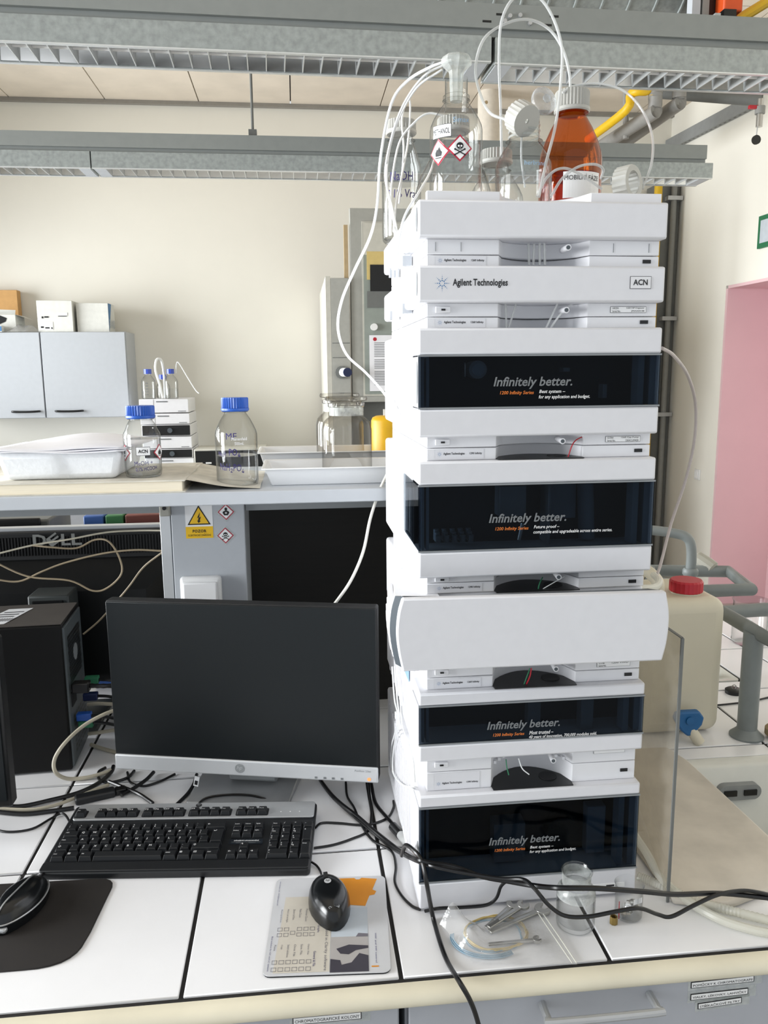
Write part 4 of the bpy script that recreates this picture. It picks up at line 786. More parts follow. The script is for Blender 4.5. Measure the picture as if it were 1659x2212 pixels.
text('POZOR', 'ink', po, cx - .0145, -.001, c.z + .0125, width=.029, height=.0065, bold=.03, spacing=1.15); text('ELEKTRICKÉ ZAŘÍZENÍ', 'ink', po, cx - .024, -.001, c.z + .0045, width=.048, height=.0058)
a = at(488, 1106, y=1.738); ghs(po, a.x, -.001, a.z, .0175, 'person', backing=G_FROST); a = at(487, 1157, y=1.738); ghs(po, a.x, -.001, a.z, .0175, 'skull', backing=G_FROST)
so = thing('wall_socket', 'white covered power socket on the service post', 'socket', (-.216, 1.74, 1.245))
MB().box(-.044, .044, -.022, -.0005, -.05, .044).build('frame', 'socket_white', so, bevel=.008, seg=3); MB().box(-.037, .036, -.03, -.022, -.05, .034).build('lid', 'label_white', so, bevel=.005, seg=3)
# behind the post
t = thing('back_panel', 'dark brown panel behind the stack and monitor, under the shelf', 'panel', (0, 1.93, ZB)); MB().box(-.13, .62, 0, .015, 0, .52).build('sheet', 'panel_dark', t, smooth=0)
de = thing('far_monitor', 'back of a big black monitor with raised grey lettering, beyond the computer tower', 'monitor', (0, 1.98, -.016))
MB().box(-1.0, -.12, .01, .05, .98, 1.362).build('back_shell', 'black_matte', de, bevel=.004); MB().box(-1.0, -.12, .03, .056, 1.358, 1.37).build('silver_rim', 'silver_soft', de, smooth=0)
MB().add([(-.9, .01, 1.0), (-.3, .01, 1.0), (-.3, .01, 1.295), (-.9, .01, 1.295), (-.85, -.06, 1.02), (-.37, -.06, 1.02), (-.37, -.06, 1.23), (-.85, -.06, 1.23)], [(4, 5, 6, 7), (0, 1, 5, 4), (1, 2, 6, 5), (2, 3, 7, 6), (3, 0, 4, 7)]).build('back_hump', 'black', de, smooth=0)
b = MB()
for k in range(118): x = -.98 + k * .0072; b.box(x, x + .0035, .006, .0105, 1.305, 1.35)
b.build('vent_ribs', 'black', de, smooth=0)
xd0, xd1 = at(72, 1178, y=1.983).x, at(176, 1155, y=1.983).x; zd = at(72, 1180, y=1.983).z + .016; wd_ = xd1 - xd0
for ch_, f0, f1, rt_, dz in (('D', 0, .28, 0, 0), ('E', .375, .27, .62, -.004), ('L', .58, .19, 0, 0), ('L', .79, .21, 0, 0)): text(ch_, 'tin_grey', de, xd0 + wd_ * f0, .002, zd + dz, width=wd_ * f1, height=.0285 if ch_ != 'E' else .024, bold=.03, rot=rt_)
MB().box(-.617, -.527, -.14, -.06, .917, 1.243).box(-.7, -.48, -.16, .02, .9165, .928).build('stand', 'stand_grey', de, bevel=.004); MB().box(-.605, -.539, -.145, -.139, 1.17, 1.232).build('stand_slot', 'black', de, smooth=0)
for nm, x0_, x1_, m_, l in (('box_file', -.555, -.505, 'binder_blue', 'blue file box showing in the gap above the black monitor'), ('box_file', -.50, -.455, 'binder_green', 'green file box showing in the gap above the black monitor'), ('box_file', -.45, -.36, 'binder_red', 'reddish brown file box showing in the gap above the black monitor'), ('box_file', -.28, -.2, 'label_white', 'white file box beside the service post, behind the black monitor')):
    t = thing(nm, l, 'file box', (x0_, 2.12, ZB)); W = x1_ - x0_
    MB().box(0, W, 0, .16, 0, .46).build('case', m_, t, bevel=.003); MB().box(W * .2, W * .8, -.001, 0, .3, .4).build('spine_label', 'label_white', t, smooth=0)
t = thing('equipment_pile', 'dark grey equipment in the gap above the black monitor, at the left edge', 'equipment', (-1.0, 2.12, ZB)); MB().box(0, .36, 0, .2, 0, .455).build('case', 'hood_dark', t, bevel=.006); MB().box(.2, .34, -.01, 0, .43, .46).build('lid', 'black', t, bevel=.003)
for l, q, m_ in (('white aerial cable crossing in front of the black monitor', ((-20, 1200, 1.8), (70, 1178, 1.8), (150, 1165, 1.79), (230, 1150, 1.79), (300, 1146, 1.79), (352, 1146, 1.77)), 'beige_cable'),
                 ('tan wire making a big loop in front of the black monitor', ((-20, 1210, 1.8), (60, 1245, 1.79), (150, 1254, 1.78), (200, 1276, 1.78), (232, 1270, 1.78), (262, 1240, 1.78), (258, 1205, 1.78), (235, 1170, 1.78), (205, 1166, 1.79), (165, 1184, 1.79), (110, 1182, 1.79), (70, 1178, 1.8)), 'tan_wire'),
                 ('pale wire rising from the left edge to the service post', ((-20, 1250, 1.79), (40, 1256, 1.79), (90, 1235, 1.79), (140, 1216, 1.79), (220, 1196, 1.78), (290, 1188, 1.77), (352, 1190, 1.76)), 'tan_wire'),
                 ('thin tan wire falling from the service post behind the computer', ((352, 1192, 1.76), (310, 1225, 1.78), (280, 1265, 1.79), (255, 1295, 1.8), (215, 1340, 1.81), (180, 1370, 1.81)), 'tan_wire')):
    wire('thin_cable', l, P(*q), .0021, m_, 'cable')
wire('network_cable', 'white braided cable falling from the shelf behind the desk monitor', P((836, 1025, 1.58), (820, 1060, 1.57), (800, 1120, 1.56), (785, 1190, 1.55), (760, 1250, 1.53), (730, 1295, 1.52), (690, 1345, 1.56)), .003, 'white_cable', 'cable', 8)
# on the shelf
bk = thing('thick_book', 'thick closed catalogue lying on the shelf under the foam box', 'book', (0, 0, SZ))
MB().box(-1.0, -.222, 1.563, 1.86, .002, .021).build('page_block', 'book_page', bk, smooth=0); MB().box(-1.0, -.216, 1.56, 1.865, 0, .002).box(-1.0, -.216, 1.56, 1.865, .021, .0235).build('cover', 'newsprint', bk, smooth=0)
vs, fs = blob(14, 4, lambda a, b: (-.225 + .15 * a, 1.575 + .27 * b + .004 * math.sin(9 * a), SZ + .0015 + .022 * (1 - a) ** 1.6 + .002 * math.sin(8 * b)))
tag(MB().add(vs, fs).build('open_magazine', 'newsprint'), 'curling newsprint pages spread between the two blue capped bottles', 'paper')
fb = thing('foam_box', 'white polystyrene box with taped sides on the thick catalogue', 'box', (0, 0, SZ + .0237))
MB().frus((-.558, -.35, 1.6, 1.83), (-.572, -.338, 1.59, 1.84), 0, .054).build('body', 'foam', fb, bevel=.012, seg=3); MB().add([(-.468, 1.5962, .004), (-.436, 1.5962, .004), (-.447, 1.5885, .05), (-.468, 1.5885, .05)], [(0, 1, 2, 3)]).build('tape', G_FILM, fb, smooth=0)
for k, l in enumerate(('lowest loose paper sheet on the foam box', 'middle loose paper sheet on the foam box', 'top loose paper sheet on the foam box')):
    vs, fs = blob(16, 6, lambda a, b: (-.59 + .262 * a + .01 * k * b, 1.575 + .26 * b + .01 * k, SZ + .0237 + .0555 + .0022 * k + .007 * math.sin(math.pi * a) * (k + 1) * .5 * b + .002 * math.sin(7 * a + 3 * b + k)))
    o = MB().add(vs, fs).build('paper_sheet', 'paper'); sm = o.modifiers.new('thickness', 'SOLIDIFY'); sm.thickness = .0012; tag(o, l, 'paper', 'loose sheets on the foam box')
ac = bottle('small clear bottle with a blue cap and an ACN label on the shelf', (-.304, 1.63, SZ + .0237), .0355, .135, .021, .024, .03, 'cap_blue', fill=.075, caph=.025); fn = bendfn(.036)
plate(ac, -.006, -.0006, .044, .027, .017, 'label_white', .0008, fn); text('ACN', 'ink', ac, -.0015, -.0014, .0492, width=.0175, height=.0068, fn=fn, bold=.025)
ghs(ac, -.034, -.0006, .049, .016, 'bang', fn); ghs(ac, .044, -.0006, .049, .016, 'flame', fn); text('MeOH +', 'ink_blue', ac, -.010, -.0006, .0245, width=.035, height=.0085, fn=fn, rot=.05); text('0,1% HCOOH', 'ink_blue', ac, -.008, -.0006, .0125, width=.042, height=.0085, fn=fn, bold=.008, rot=.06)
mf = bottle('larger clear bottle with a blue cap and blue handwriting on the shelf', (-.1215, 1.635, SZ), .0415, .172, .0205, .026, .042, 'cap_blue', fill=.062, caph=.027); fn = bendfn(.042)
text('MF', 'ink_blue', mf, -.017, -.0006, .096, width=.021, height=.0125, fn=fn); text('PO₄', 'ink_blue', mf, -.012, -.0006, .062, width=.022, height=.016, fn=fn, bold=.008); text('NaH₂PO₄', 'ink_blue', mf, -.034, -.0006, .033, width=.05, height=.017, fn=fn, rot=-.06); text('Na₂H', 'ink_blue', mf, -.037, -.0006, .062, width=.018, height=.01, fn=fn, bold=.006)
text('500mL', 'label_white', mf, .0, -.0006, .085, width=.018, height=.006, fn=fn); text('Marienfeld', 'label_white', mf, -.006, -.0006, .094, width=.03, height=.006, fn=fn)
def open_tray(label, x0_, x1_, y0_, y1_, z, h):
    t = thing('plastic_tray', label, 'tray', ((x0_ + x1_) / 2, (y0_ + y1_) / 2, z), group='white trays on the shelf'); a, c = (x1_ - x0_) / 2, (y1_ - y0_) / 2
    def q(k, zz): return [(-a + k, -c + k, zz), (a - k, -c + k, zz), (a - k, c - k, zz), (-a + k, c - k, zz)]
    vs = q(.02, 0) + q(.006, h) + q(0, h) + q(0, h - .004) + q(.008, h - .001) + q(.022, .003); fs = [(3, 2, 1, 0)]
    def rng(i, j): return [(4 * i + k, 4 * i + (k + 1) % 4, 4 * j + (k + 1) % 4, 4 * j + k) for k in range(4)]
    MB().add(vs, [(3, 2, 1, 0)] + rng(0, 1) + rng(1, 3) + rng(3, 2) + rng(2, 4) + rng(4, 5) + [(20, 21, 22, 23)]).build('shell', 'white_tray', t, bevel=.003); return t
open_tray('front white plastic tray holding the glass jar, on the shelf', -.073, .40, 1.6, 1.78, SZ, .037); open_tray('rear white plastic tray behind the front one on the shelf', -.09, .40, 1.795, 1.955, SZ, .05)
def stopper_jar(label, loc, s):
    t = thing('stopper_jar', label, 'jar', loc); b = MB().lathe([(.046 * s, 0), (.0525 * s, .004), (.0535 * s, .012), (.0535 * s, .10 * s), (.05 * s, .114 * s), (.043 * s, .122 * s), (.0375 * s, .126 * s), (.036 * s, .13 * s), (.036 * s, .146 * s), (.0395 * s, .148 * s), (.0395 * s, .155 * s), (.034 * s, .156 * s)], 40); b.f = [f for f in b.f if len(f) < 30 or max(b.v[i][2] for i in f) < .01]
    b.build('glass_body', G_SMOKE, t, smooth=50); MB().lathe([(.0365 * s, .129 * s), (.0365 * s, .147 * s)], 36, caps=False).build('ground_neck', G_FROST, t); MB().lathe([(.03 * s, .15 * s), (.033 * s, .158 * s), (.044 * s, .1605 * s), (.045 * s, .165 * s), (.043 * s, .169 * s)], 36).build('stopper', G_SMOKE, t); return t
stopper_jar('wide glass jar with a flat glass stopper standing in the front tray', (.105, 1.725, SZ + .004), 1.0); stopper_jar('second glass stoppered jar half hidden behind the first', (.098, 1.855, SZ + .004), 1.02)
t = thing('yellow_bottle', 'yellow plastic bottle peeping out behind the instrument stack on the shelf', 'bottle', (.212, 1.87, SZ + .004)); MB().lathe([(.035, 0), (.041, .004), (.041, .108), (.038, .115), (.03, .119), (.014, .12)], 30).build('body', 'yellow_bottle', t, smooth=50); MB().lathe([(.013, .119), (.013, .134)], 24, rid=.05).build('cap', 'cap_grey', t)
# ------------------------------------------------------------------ desk monitor
mo = thing('desk_monitor', 'black desk monitor with a silver chin, switched off, behind the keyboard', 'monitor', (-.118, 1.46, ZB), (0, 0, math.radians(-13.4)))
hw = .259
MB().box(-hw, hw, .001, .03, .06, .40).build('shell', 'black_matte', mo, bevel=.004)
MB().box(-hw + .002, hw - .002, -.002, .002, .0925, .398).build('screen', 'screen', mo, bevel=.001); MB().box(-hw, hw, -.004, .002, .06, .0915).build('chin', 'silver_soft', mo, bevel=.003)
def hp_logo(parent, r, ring, face, M_):
    MB().disc(0, 0, r, 0, 24, M=M_).build('round_logo', ring, parent, smooth=0)
    text('hp', face, parent, -r * .62, -.0004, -r * .5, width=r * 1.24, height=r * 1.15, shear=.3, M=M_)
hp_logo(mo, .009, 'bag_metal', 'silver_soft', Matrix.Translation((-.008, -.0048, .076)))
b = MB()
for x in (.138, .155, .171, .188): b.flat([(x, .064), (x + .005, .064), (x + .005, .068), (x, .068)], -.0046)
b.build('button_icons', 'txt_grey', mo, smooth=0); text('Pavilion 23xi', 'bag_metal', mo, .215, -.0046, .082, width=.03, height=.004)
MB().disc(.242, .068, .0035, -.0046, 12).build('power_light', 'led_orange', mo, smooth=0)
MB().box(-.05, .05, .05, .08, .02, .22).build('stand_neck', 'bag_metal', mo, bevel=.006)
MB().add([(-.115, -.015, .0), (.085, -.015, .0), (.085, -.015, .006), (-.115, -.015, .006), (-.115, .17, 0), (.085, .17, 0), (.085, .17, .03), (-.115, .17, .03)], [(0, 1, 2, 3), (5, 4, 7, 6), (3, 2, 6, 7), (0, 3, 7, 4), (1, 5, 6, 2), (0, 4, 5, 1)]).build('stand_base', 'stand_metal', mo, bevel=.004)
t = thing('side_monitor', 'edge of another dark monitor at the left border of the picture', 'monitor', (0, 0, ZB)); MB().box(-1.0, -.506, 1.345, 1.375, .086, .389).build('shell', 'black', t, bevel=.004); MB().box(-.99, -.512, 1.341, 1.346, .1, .38).build('screen', 'screen', t, smooth=0)
MB().box(-.85, -.66, 1.36, 1.5, 0, .012).box(-.8, -.7, 1.375, 1.4, .01, .2).build('stand', 'dark_grey', t, bevel=.003)
# ------------------------------------------------------------------ computer tower
pc = thing('computer_tower', 'black computer tower behind the monitor with its rear grille facing right', 'computer', (-.487, 1.635, ZB), (0, 0, math.radians(3)))
MB().box(-.42, 0, 0, .165, .004, .32).build('case', 'case_black', pc, bevel=.004); MB().box(-.41, -.001, .004, .161, .3202, .322).build('top_panel', 'case_top', pc, smooth=0)
MB().box(-.002, .004, .005, .16, .01, .312).build('rear_panel', 'case_rear', pc, bevel=.001)
hx = MB()
for i in range(13):
    for j in range(12):
        y, z = .028 + j * .0094 + (.0047 if i % 2 else 0), .185 + i * .0082
        hx.add([(.0045, y + .0042 * math.cos(k * math.pi / 3), z + .0042 * math.sin(k * math.pi / 3)) for k in range(6)], [tuple(range(6))])
hx.build('fan_grille', 'black', pc, smooth=0); MB().cyl((.004, .085, .235), (.0055, .085, .235), .018, n=20).build('fan_hub', 'grey_plastic', pc)
MB().box(-.002, .006, .02, .06, .135, .165).build('power_inlet', 'black_matte', pc); hb = MB()
for i in range(8):
    for j in range(6): hb.add([(.0045, .03 + j * .02, .03 + i * .011), (.0045, .044 + j * .02, .03 + i * .011), (.0045, .044 + j * .02, .036 + i * .011), (.0045, .03 + j * .02, .036 + i * .011)], [(0, 1, 2, 3)])
hb.build('slot_vents', 'black', pc, smooth=0)
MB().add([(-.175, .02, .3226), (-.115, .02, .3226), (-.085, .13, .3226), (-.135, .13, .3226)], [(0, 1, 2, 3)]).build('barcode_sticker', 'label_white', pc, smooth=0); b = MB()
for k in range(9): x = -.15 + k * .005; b.add([(x, .04, .3229), (x + .002, .04, .3229), (x + .008, .06, .3229), (x + .006, .06, .3229)], [(0, 1, 2, 3)])
for k in range(3): b.add([(-.15 + k * .006, .07 + k * .016, .3229), (-.11 + k * .006, .07 + k * .016, .3229), (-.109 + k * .006, .075 + k * .016, .3229), (-.149 + k * .006, .075 + k * .016, .3229)], [(0, 1, 2, 3)])
b.build('barcode_print', 'ink', pc, smooth=0); MB().box(-.22, -.19, .05, .09, .3222, .3227).build('licence_sticker', 'silver', pc, smooth=0)
for l, z, y, m_ in (('green plug in the rear of the computer', .155, .12, 'green'), ('dark blue plug in the rear of the computer', .125, .10, 'navy'), ('bright blue plug in the rear of the computer', .105, .04, 'cap_blue'), ('pale green plug in the rear of the computer', .085, .05, 'green')):
    t = thing('cable_plug', l, 'plug', (-.481, 1.635 + y, ZB + z), group='plugs in the computer'); MB().box(0, .03, -.009, .009, -.008, .008).build('body', m_, t, bevel=.002); MB().tube([(.03, 0, 0), (.06, .0, -.004), (.12, .02, -.03)], .0035, 7).build('lead', 'cable_black', t)
t = thing('cable_plug', 'fat black power plug in the rear of the computer', 'plug', (-.481, 1.66, ZB + .178), group='plugs in the computer'); MB().box(0, .035, -.012, .012, -.012, .01).build('body', 'cable_black', t, bevel=.003); MB().tube([(.035, 0, 0), (.07, .0, -.002), (.13, .02, -.01)], .005, 8, ring=.08).build('lead', 'cable_black', t)
# ------------------------------------------------------------------ keyboard
kb = thing('keyboard', 'black keyboard with a silver top strip before the desk monitor', 'keyboard', (-.213, 1.332, ZB), (math.radians(4.2), 0, math.radians(-5.4)))
KW, KD = .448, .186; z0 = .0075
def rrect(x0_, x1_, y0_, y1_, r, n=4):
    o = []
    for cx, cy, a0 in ((x1_ - r, y0_ + r, -90), (x1_ - r, y1_ - r, 0), (x0_ + r, y1_ - r, 90), (x0_ + r, y0_ + r, 180)):
        for k in range(n + 1): a = math.radians(a0 + 90 * k / n); o.append((cx + r * math.cos(a), cy + r * math.sin(a)))
    return o
MB().prism(rrect(-KW / 2, KW / 2, -KD / 2, KD / 2, .007), z0 - .001, z0 + .013).build('base_shell', 'key_black', kb, bevel=.003)
MB().prism(rrect(-KW / 2 + .002, KW / 2 - .002, -KD / 2 + .001, -KD / 2 + .024, .004), z0 + .013, z0 + .016).build('front_lip', 'key_black', kb, bevel=.002)
MB().prism(rrect(-KW / 2 + .008, KW / 2 - .003, KD / 2 - .048, KD / 2 - .001, .006), z0 + .013, z0 + .0165).build('silver_strip', 'silver', kb, bevel=.001)
U = .0188; KM = {}
def key(x, y, wu, legend=None, du=1.0, lsz=.0046, right=False, sym=None):
    wd, dp = wu * U - .0012, du * U - .0012; kk = (round(wu, 2), round(du, 2))
    if kk not in KM:
        o = MB().frus((0, wd, 0, dp), (.0022, wd - .0022, .0026, dp - .0016), 0, .0085).build('key', 'key_black', kb, smooth=0, bevel=.0006, seg=1); KM[kk] = o
    else: o = copy_part(KM[kk], kb)
    o.location = (x, y, z0 + .0132)
    if legend:
        ls = legend.split('|'); M_ = Matrix.Translation((0, 0, .0088)) @ Matrix.Rotation(-math.pi / 2, 4, 'X')
        for i, s in enumerate(ls):
            h = lsz if len(ls) == 1 else lsz * .72
            text(s, 'txt_white', o, .0036, 0, dp - .0042 - h - i * h * 1.5, em=h * 1.35 if len(s) < 3 else h * .75, M=M_, name='legend')
    return o
xk = -KW / 2 + .011; yr = [-KD / 2 + .0265 + i * U for i in range(5)]
def row(y, x, items):
    for it in items:
        wu, lg = it if isinstance(it, tuple) else (1, it)
        if lg is not False: key(x, y, wu, lg)
        x += wu * U
row(yr[4], xk, [";|°", "+|1", "ě|2", "š|3", "č|4", "ř|5", "ž|6", "ý|7", "á|8", "í|9", "é|0", "=|%", "´|ˇ", (2, '←')])
row(yr[3], xk, [(1.5, '⇥')] + list('QWERT') + ['Y|Z'] + list('UIOP') + ["ú|/", ")|("])
row(yr[2], xk, [(1.75, 'Caps')] + list('ASDFGHJKL') + ["ů|\"", "§|!", "¨|'"])
row(yr[1], xk, [(1.25, '⇧'), "\\||", 'Z|Y'] + list('XCVBNM') + [",|?", ".|:", "-|_", (2.75, '⇧')])
row(yr[0], xk, [(1.25, 'Ctrl'), (1.25, '⊞'), (1.25, 'Alt'), (6.25, None), (1.25, 'AltGr'), (1.25, '⊞'), (1.25, '▤'), (1.25, 'Ctrl')])
key(xk + 13.75 * U, yr[2], 1.25, '↵', 2.0)
xn = xk + 15 * U + .011
row(yr[4], xn, ['Insert', 'Home', 'PgUp']); row(yr[3], xn, ['Delete', 'End', 'PgDn']); row(yr[1], xn, [(1, False), '↑']); row(yr[0], xn, ['←', '↓', '→'])
xp = xn + 3 * U + .0115
row(yr[4], xp, ['Num', '/', '*', '-']); row(yr[3], xp, ['7|Hm', '8|↑', '9|Pg']); row(yr[2], xp, ['4|←', '5', '6|→']); row(yr[1], xp, ['1|End', '2|↓', '3|Pg']); row(yr[0], xp, [(2, '0|Ins'), '.|Del']); key(xp + 3 * U, yr[2], 1, '+', 2.0); key(xp + 3 * U, yr[0], 1, 'Enter', 2.0)
yf = KD / 2 - .041
for x, n_ in ((xk, 1), (xk + 2 * U, 4), (xk + 6.5 * U, 4), (xk + 11 * U, 4), (xn, 3)): MB().prism(rrect(x - .002, x + n_ * U + .001, yf - .002, yf + U + .001, .003), z0 + .0163, z0 + .0168).build('key_well', 'key_black', kb, smooth=0)
def fkeys(x, names):
    for i, s in enumerate(names): key(x + i * U, yf, 1, s).location.z = z0 + .0155
fkeys(xk, ['Esc']); fkeys(xk + 2 * U, ['F1', 'F2', 'F3', 'F4']); fkeys(xk + 6.5 * U, ['F5', 'F6', 'F7', 'F8']); fkeys(xk + 11 * U, ['F9', 'F10', 'F11', 'F12']); fkeys(xn, ['Print', 'Scroll', 'Pause'])
FLAT = Matrix.Rotation(-math.pi / 2, 4, 'X')
hp_logo(kb, .0055, 'black', 'silver', Matrix.Translation((xk + 11.6 * U, KD / 2 - .009, z0 + .0169)) @ FLAT)
b = MB()
for k in range(3): b.disc(xp + .012 + k * .017, 0, .0014, 0, 8, M=Matrix.Translation((0, yf + .008, z0 + .017)) @ FLAT)
b.build('status_lights', 'txt_white', kb, smooth=0)
M_ = Matrix.Translation((xn - .001, yr[2] + .002, z0 + .0136)) @ FLAT
MB().flat([(0, 0), (.058, 0), (.058, .014), (0, .014)], 0, M_).build('notice_plate', 'inner_navy', kb, smooth=0); text('DŮLEŽITÉ UPOZORNĚNÍ', 'txt_white', kb, .008, -.0003, .008, width=.043, height=.0035, M=M_, bold=.02)
MB().flat([(.004, .005), (.054, .005), (.054, .0056), (.004, .0056)], -.0003, M_).flat([(.012, .003), (.046, .003), (.046, .0036), (.012, .0036)], -.0003, M_).build('notice_lines', 'txt_grey', kb, smooth=0)
# ------------------------------------------------------------------ mice and pads
def mouse(label, loc, rz, wd, ln, ht, trim=None):
    t = thing('computer_mouse', label, 'mouse', loc, (0, 0, rz)); nu, nv = 24, 10; vs = []; fs = []
    for j in range(nv + 1):
        ph = (math.pi / 2) * j / nv
        for i in range(nu):
            a = 2 * math.pi * i / nu; c, s = math.cos(a), math.sin(a); r = math.cos(ph) ** .55
            k = 1 - .16 * (s < 0) * abs(s) ** 1.5 - .0 * s
            vs.append((wd / 2 * c * r * k, ln / 2 * s * r, .0008 + ht * math.sin(ph) ** .8 * (1 + .12 * (-s) * r)))
    for j in range(nv):
        for i in range(nu): fs.append((j * nu + i, j * nu + (i + 1) % nu, (j + 1) * nu + (i + 1) % nu, (j + 1) * nu + i))
    fs.append(tuple(range(nu - 1, -1, -1))); MB().add(vs, fs).build('body', 'mouse_black', t, smooth=60)
    return t
m1_ = mouse('black egg shaped mouse with a round logo on the printed mouse pad', (.03, 1.132, ZB + .0035), math.radians(7), .064, .118, .034)
MB().box(-.0005, .0005, .022, .04, .021, .0322).build('button_seam', 'black', m1_, smooth=0); MB().cyl((-.003, .034, .0285), (.003, .034, .0285), .0075, n=14).build('scroll_wheel', 'black_matte', m1_)
hp_logo(m1_, .0055, 'silver_soft', 'ink', Matrix.Translation((0, .014, .0352)) @ Matrix.Rotation(math.radians(-90 + 4), 4, 'X'))
text('Optical', 'silver_soft', m1_, -.008, -.0005, 0, width=.016, height=.0045, M=Matrix.Translation((0, -.046, .0285)) @ Matrix.Rotation(math.radians(-38), 4, 'X'))
m2_ = mouse('black mouse with a silver side stripe on the black mouse pad', (-.445, 1.183, ZB + .003), math.radians(-14), .062, .122, .036)
def msurf(wd, ln, ht, a, ph, k2=1.015):
    c, s = math.cos(a), math.sin(a); r = math.cos(ph) ** .55; k = 1 - .16 * (s < 0) * abs(s) ** 1.5
    return (wd / 2 * c * r * k * k2, ln / 2 * s * r * k2, .0008 + ht * math.sin(ph) ** .8 * (1 + .12 * (-s) * r) * k2)
MB().tube([msurf(.062, .122, .036, math.radians(q), .3) for q in range(-85, 66, 15)], .0013, 6, 3).build('side_trim', 'silver', m2_)
MB().tube([msurf(.062, .122, .036, math.radians(100), q) for q in (.5, .7, .9, 1.1, 1.3, 1.45)] + [msurf(.062, .122, .036, math.radians(262), q) for q in (1.45, 1.3, 1.1, .9, .7, .5, .35)], .0012, 6, 3).build('centre_trim', 'silver', m2_)
MB().box(-.012, .012, -.062, -.052, .004, .012).build('rear_badge', 'silver', m2_, bevel=.003)
t = thing('mouse_pad', 'black worn mouse pad with a rounded corner at the left edge', 'mouse pad', (0, 0, ZB))
MB().prism([(-.75, 1.05), (-.40, 1.05), (-.382, 1.0505), (-.366, 1.0535), (-.352, 1.059), (-.342, 1.067), (-.335, 1.077), (-.331, 1.088), (-.326, 1.12), (-.3185, 1.215), (-.3178, 1.226), (-.3195, 1.236), (-.3245, 1.243), (-.332, 1.2475), (-.342, 1.249), (-.36, 1.25), (-.75, 1.262)], .0002, .003).build('sheet', 'pad_black', t, bevel=.0008)
pd = thing('mouse_pad', 'printed grey mouse pad with an orange puzzle piece, under the egg shaped mouse', 'mouse pad', (.028, 1.098, ZB), (0, 0, math.radians(-4.0)))
MB().prism(rrect(-.088, .088, -.108, .108, .01), .0002, .0025).build('rubber_base', 'black_matte', pd, smooth=0); MB().prism(rrect(-.0885, .0885, -.1085, .1085, .01), .0025, .0034).build('print_sheet', 'pad_grey', pd, smooth=0)
def flatp(poly, zz, nm, m_): MB().add([(p[0], p[1], zz) for p in poly], [tuple(range(len(poly)))]).build(nm, m_, pd, smooth=0)
flatp([(-.075, -.104), (.003, -.104), (.003, .06), (-.07, .06)], .0036, 'beige_field', 'pad_beige')
flatp([(.0, .104), (.038, .104), (.041, .1), (.046, .1), (.05, .104), (.075, .1), (.067, .073), (.073, .068), (.07, .06), (.062, .058), (.055, .033), (.035, .036), (.0, .04)], .0037, 'puzzle_print', 'pad_orange')
flatp([(.004, -.106), (.058, -.106), (.058, -.035), (.004, -.035)], .0037, 'photo_print', 'photo_light'); flatp([(.004, -.035), (.058, -.035), (.058, .03), (.03, .03), (.004, .0)], .0037, 'photo_print', 'print_grey')
flatp([(.004, -.106), (.058, -.106), (.058, -.075), (.045, -.07), (.034, -.088), (.02, -.092), (.018, -.083), (.004, -.08)], .0039, 'photo_print', 'photo_dark'); flatp([(.012, -.06), (.03, -.052), (.058, -.055), (.058, -.06), (.04, -.064), (.03, -.072), (.018, -.07)], .0039, 'photo_print', 'photo_dark'); flatp([(.04, -.036), (.058, -.036), (.058, -.03), (.044, -.028)], .0039, 'photo_print', 'photo_mid'); flatp([(.062, -.098), (.072, -.098), (.072, -.0955), (.062, -.0955)], .0037, 'orange_bar', 'pad_orange')
def ptext(s, x, y, width, height, m_='ink_blue'):          # reads downwards, rotated a quarter turn
    text(s, m_, pd, 0, 0, 0, width=width, height=height, M=Matrix.Translation((x, y, .004)) @ Matrix.Rotation(-math.pi / 2, 4, 'Z') @ FLAT)
ptext('Shortcuts used in Clarity software', -.006, .02, .122, .0055, 'photo_mid'); ptext('Graphs', -.0175, -.008, .016, .0036); ptext('General & File', -.0205, -.063, .03, .0036)
for k, s in enumerate(('Zoom', 'Previous Zoom', 'Next Zoom', 'Zoom In/Out', 'Move Left & Right', 'Move Up & Down')): ptext(s, -.027 - k * .0096, .03 - k * .0, min(.03, .0022 * len(s)), .003, 'photo_mid')
for k, s in enumerate(('Open File', 'Save File', 'Close File', 'Switch windows', 'Copy', 'Paste')): ptext(s, -.03 - k * .0096, -.048, min(.026, .0024 * len(s)), .003, 'photo_mid')
kb_ = MB()
for k in range(6):
    for y in ((-.012, -.024) if k not in (3,) else (-.02,)) + (-.080, -.094):
        x = -.028 - k * .0096 - (.002 if y < -.05 else 0); e = .0006; s_ = .007
        for q in ((x, x + s_, y, y + e), (x, x + e, y - s_, y + e), (x + s_ - e, x + s_, y - s_, y + e), (x, x + s_, y - s_, y - s_ + e)): kb_.add([(q[0], q[2], .004), (q[1], q[2], .004), (q[1], q[3], .004), (q[0], q[3], .004)], [(0, 1, 2, 3)])
kb_.build('key_icons', 'photo_mid', pd, smooth=0); ptext('www.dataapex.com   clarity@dataapex.com', -.083, .1, .06, .0026); ptext('Best solution for GC and LC systems', -.084, -.03, .07, .003); ptext('HW and SW control', .068, -.03, .06, .0024)
